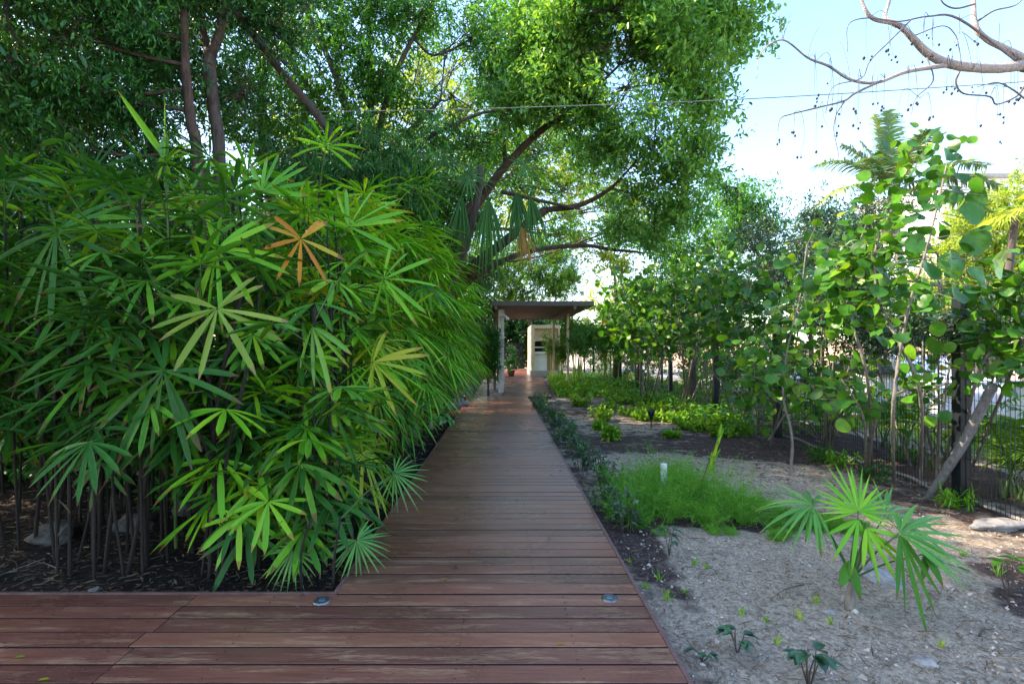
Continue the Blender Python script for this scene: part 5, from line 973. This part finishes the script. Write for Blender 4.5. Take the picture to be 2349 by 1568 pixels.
def litter(n, xr, yr, name, label, L0, W0, seed, p=1.4, mat='litter'):
    x, y = scat(n, xr, yr, p); k_ = len(x); a = rr.uniform(0,6.28,k_); d = np.stack([np.cos(a),np.sin(a),rr.normal(0,.12,k_)],-1); mb = MB()
    ribbons(mb, np.stack([x,y,ground_h(x,y)+.004+rr.uniform(0,.01,k_)],-1), d, np.array([0,0,1.])+rr.normal(0,.4,(k_,3)), rr.gamma(3,L0/3,k_), W0*rr.uniform(.5,1.5,k_), 0, 'blade', 2, .4, across=2)
    tag(mb.build(name, M[mat]), label, 'litter', kind='stuff')
litter(17000, (.86,5.0), (1.6,9), 'straw_litter', 'fine straw and twig bits strewn over the sand and mulch', .045, .0055, 1)
litter(9000, (-5.5,-1.03), (3.28,7.5), 'leaf_litter', 'dry leaves and fibres on the dark soil under the palms', .05, .011, 2)
litter(2200, (-3.2,-1.03), (7,17), 'mulch_chips', 'reddish mulch chips along the left deck edge', .07, .02, 3)
litter(2500, (.9,5), (6,16), 'bark_mulch', 'dark bark mulch between the low plants', .07, .018, 4)
# twigs lying on the ground
rr = np.random.default_rng(29)
for i in range(46):
    x, y = (rr.uniform(1.0,4.2), rr.uniform(2.3,7)) if i < 30 else (rr.uniform(-4,-1.2), rr.uniform(3.4,5)); a = rr.uniform(0,6.28); L_ = rr.uniform(.1,.35); P = []
    for f in (0,.5,1): px_ = x+math.cos(a)*L_*f+rr.normal(0,.012); py_ = y+math.sin(a)*L_*f+rr.normal(0,.012); P.append((px_,py_,float(ground_h(px_,py_))+.008))
    if not inside(np.array([P[0][0],P[2][0]]), np.array([P[0][1],P[2][1]])).all(): continue
    mb = MB(); tube(mb, P, [.004,.003,.002], 5, 3, rough=.3); tag(mb.build('twig', M['bark_grey'] if i%2 else M['bark'], loc=P[0]), 'dry twig lying on the ground', 'twig', 'twigs lying about the beds')
# fallen leaves on deck
for i, (u, v) in enumerate([(30,1510),(85,1562),(1275,1480),(1010,1330)]):
    p = G(u,v,0); mb = MB(); leaves(mb, [p+[0,0,.006]], [[1,.4,.05]], [[0,0,1]], [.05], [.022]); tag(mb.build('fallen_leaf', M['rhapis_yellow'] if i < 2 else M['dry'], loc=p), ['small green leaf fallen on the side deck','curled leaf at the bottom left corner of the deck','brown leaf fallen on the near boardwalk','brown leaf fallen on the boardwalk near the small fans'][i], 'leaf')

rr = np.random.default_rng(77)
for i in range(26):
    yv = rr.uniform(2.4, 12); x_ = rr.uniform(XL+.05, XR-.05) if yv > 3.3 else rr.uniform(-3, .8); a = rr.uniform(0, 6.28); L_ = rr.uniform(.025,.06)
    mb = MB(); leaves(mb, [(x_, yv, .006)], [[math.cos(a), math.sin(a), .06]], [[rr.normal(0,.3),rr.normal(0,.3),1]], [L_], [L_*.4], fold=.5); tag(mb.build('fallen_leaf', M['litter'], loc=(x_,yv,0)), 'small dry brown leaf lying on the boardwalk', 'leaf', 'dry leaves scattered on the boardwalk')
# ------------------------------------------------------------------ beyond the fence: road, wall, cars
mb = MB(); mb.add([(8.3,-20,-.075),(16,-20,-.075),(16,60,-.075),(8.3,60,-.075)], [(0,1,2,3)]); tag(mb.build('road', M['concrete'], smooth=False), kind='structure')
mb = MB(); box(mb, 8.18,8.3,-20,60,-.2,.03); tag(mb.build('kerb', M['concrete'], smooth=False), kind='structure')
mb = MB(); box(mb, 17,17.2,-5,60,-.2,1.9); box(mb, 16.95,17.25,-5,60,1.9,1.97); tag(mb.build('boundary_wall', M['pinkwall'], smooth=False, loc=(17,10,0)), 'pink cream garden wall across the road', 'wall')
t = empty('house', (30,30,0), 'pale flat-roofed building among the trees on the far right', 'building')
mb = MB(); box(mb, 28.6,38,34,42,-.2,12.6); mb.build('wall', M['white'], t, False)
mb = MB(); box(mb, 28.4,38.2,33.8,42.2,12.6,12.85); mb.build('roof', M['concrete'], t, False)
for x_ in (30.6,31.8,34.5):
    mb = MB(); box(mb, x_,x_+.8,33.9,33.996,11.6,12.0); mb.build('window', M['glass'], t, False)
def car(label, x, y, col='carpaint'):
    t = empty('parked_car', (x,y,-.07), label, 'car', 'white cars parked along the road beyond the fence')
    prof = [(-2.15,.35),(-2.2,.75),(-2.0,.95),(-1.15,1.02),(-.55,1.42),(.9,1.46),(1.65,1.05),(2.1,.98),(2.2,.7),(2.15,.35)]
    def ext(pr, w0, w1, m_, nm, wf=None):
        mb = MB(); n = len(pr); v = []
        for s in (-1,1):
            for (a, z) in pr: v.append((x+s*(np.interp(z, [.35,.7,1.0,1.45], [w0,w0+.03,w0-.03,w1])), y+a, z-.07+.0))
        q = [(i,(i+1)%n,n+(i+1)%n,n+i) for i in range(n)]
        mb.add(v, q); bm_ = [tuple(range(n))]; tr_ = [(0,i,i+1) for i in range(1,n-1)]+[(n,n+i+1,n+i) for i in range(1,n-1)]
        mb.Ft.append(np.array(tr_)+mb.n-len(v)); mb.mt.append(np.zeros(len(tr_),int)); o = mb.build(nm, M[m_], t, True)
        bv = o.modifiers.new('bevel','BEVEL'); bv.width = .05; bv.segments = 3; bv.limit_method = 'ANGLE'; return o
    ext(prof, .86, .62, col, 'body')
    for s in (-1,1):
        mb = MB(); P = [(-1.0,1.04),(-.5,1.36),(.85,1.39),(1.4,1.06)]; wz = lambda z: np.interp(z, [.7,1.0,1.45], [.89,.83,.62])+.012
        mb.add([(x+s*wz(z),y+a,z-.07) for a, z in P], [(0,1,2,3)]); mb.build('side_window', M['glass'], t, False)
    for s in (-1,1):
        for a in (-1.35,1.35):
            mb = MB(); an = np.linspace(0,2*np.pi,21)[:-1]; xx = x+s*.80; V = [];
            for xo, rr_ in ((-.1,.31),(.1,.31),(.105,.2)): V += [(xx+xo*s, y+a+rr_*math.cos(q), .24+rr_*math.sin(q)) for q in an]
            n = 20; q = [(i,(i+1)%n,n+(i+1)%n,n+i) for i in range(n)]+[(n+i,n+(i+1)%n,2*n+(i+1)%n,2*n+i) for i in range(n)]; mb.add(V, q); w = mb.build('wheel', M['tyre'], t)
            mb = MB(); mb.add([(xx+.107*s,y+a,.24)]+[(xx+.107*s,y+a+.2*math.cos(q),.24+.2*math.sin(q)) for q in an], t=[(0,1+i,1+(i+1)%20) for i in range(20)]); r_ = mb.build('rim', M['steel'], w, False); r_.location = (0,0,0)
    for s in (-1,1):
        mb = MB(); box(mb, x+s*.6-.16,x+s*.6+.16,y-2.22,y-2.17,.62,.76); mb.build('tail_light', M['redlamp'], t, False)
car('white car parked beyond the fence between the second and third posts', 9.3, 12.3)
car('white car parked beyond the fence behind the feathery palms', 9.3, 6.6)
car('white car parked farther along the road by the pavilion', 9.3, 18.5)
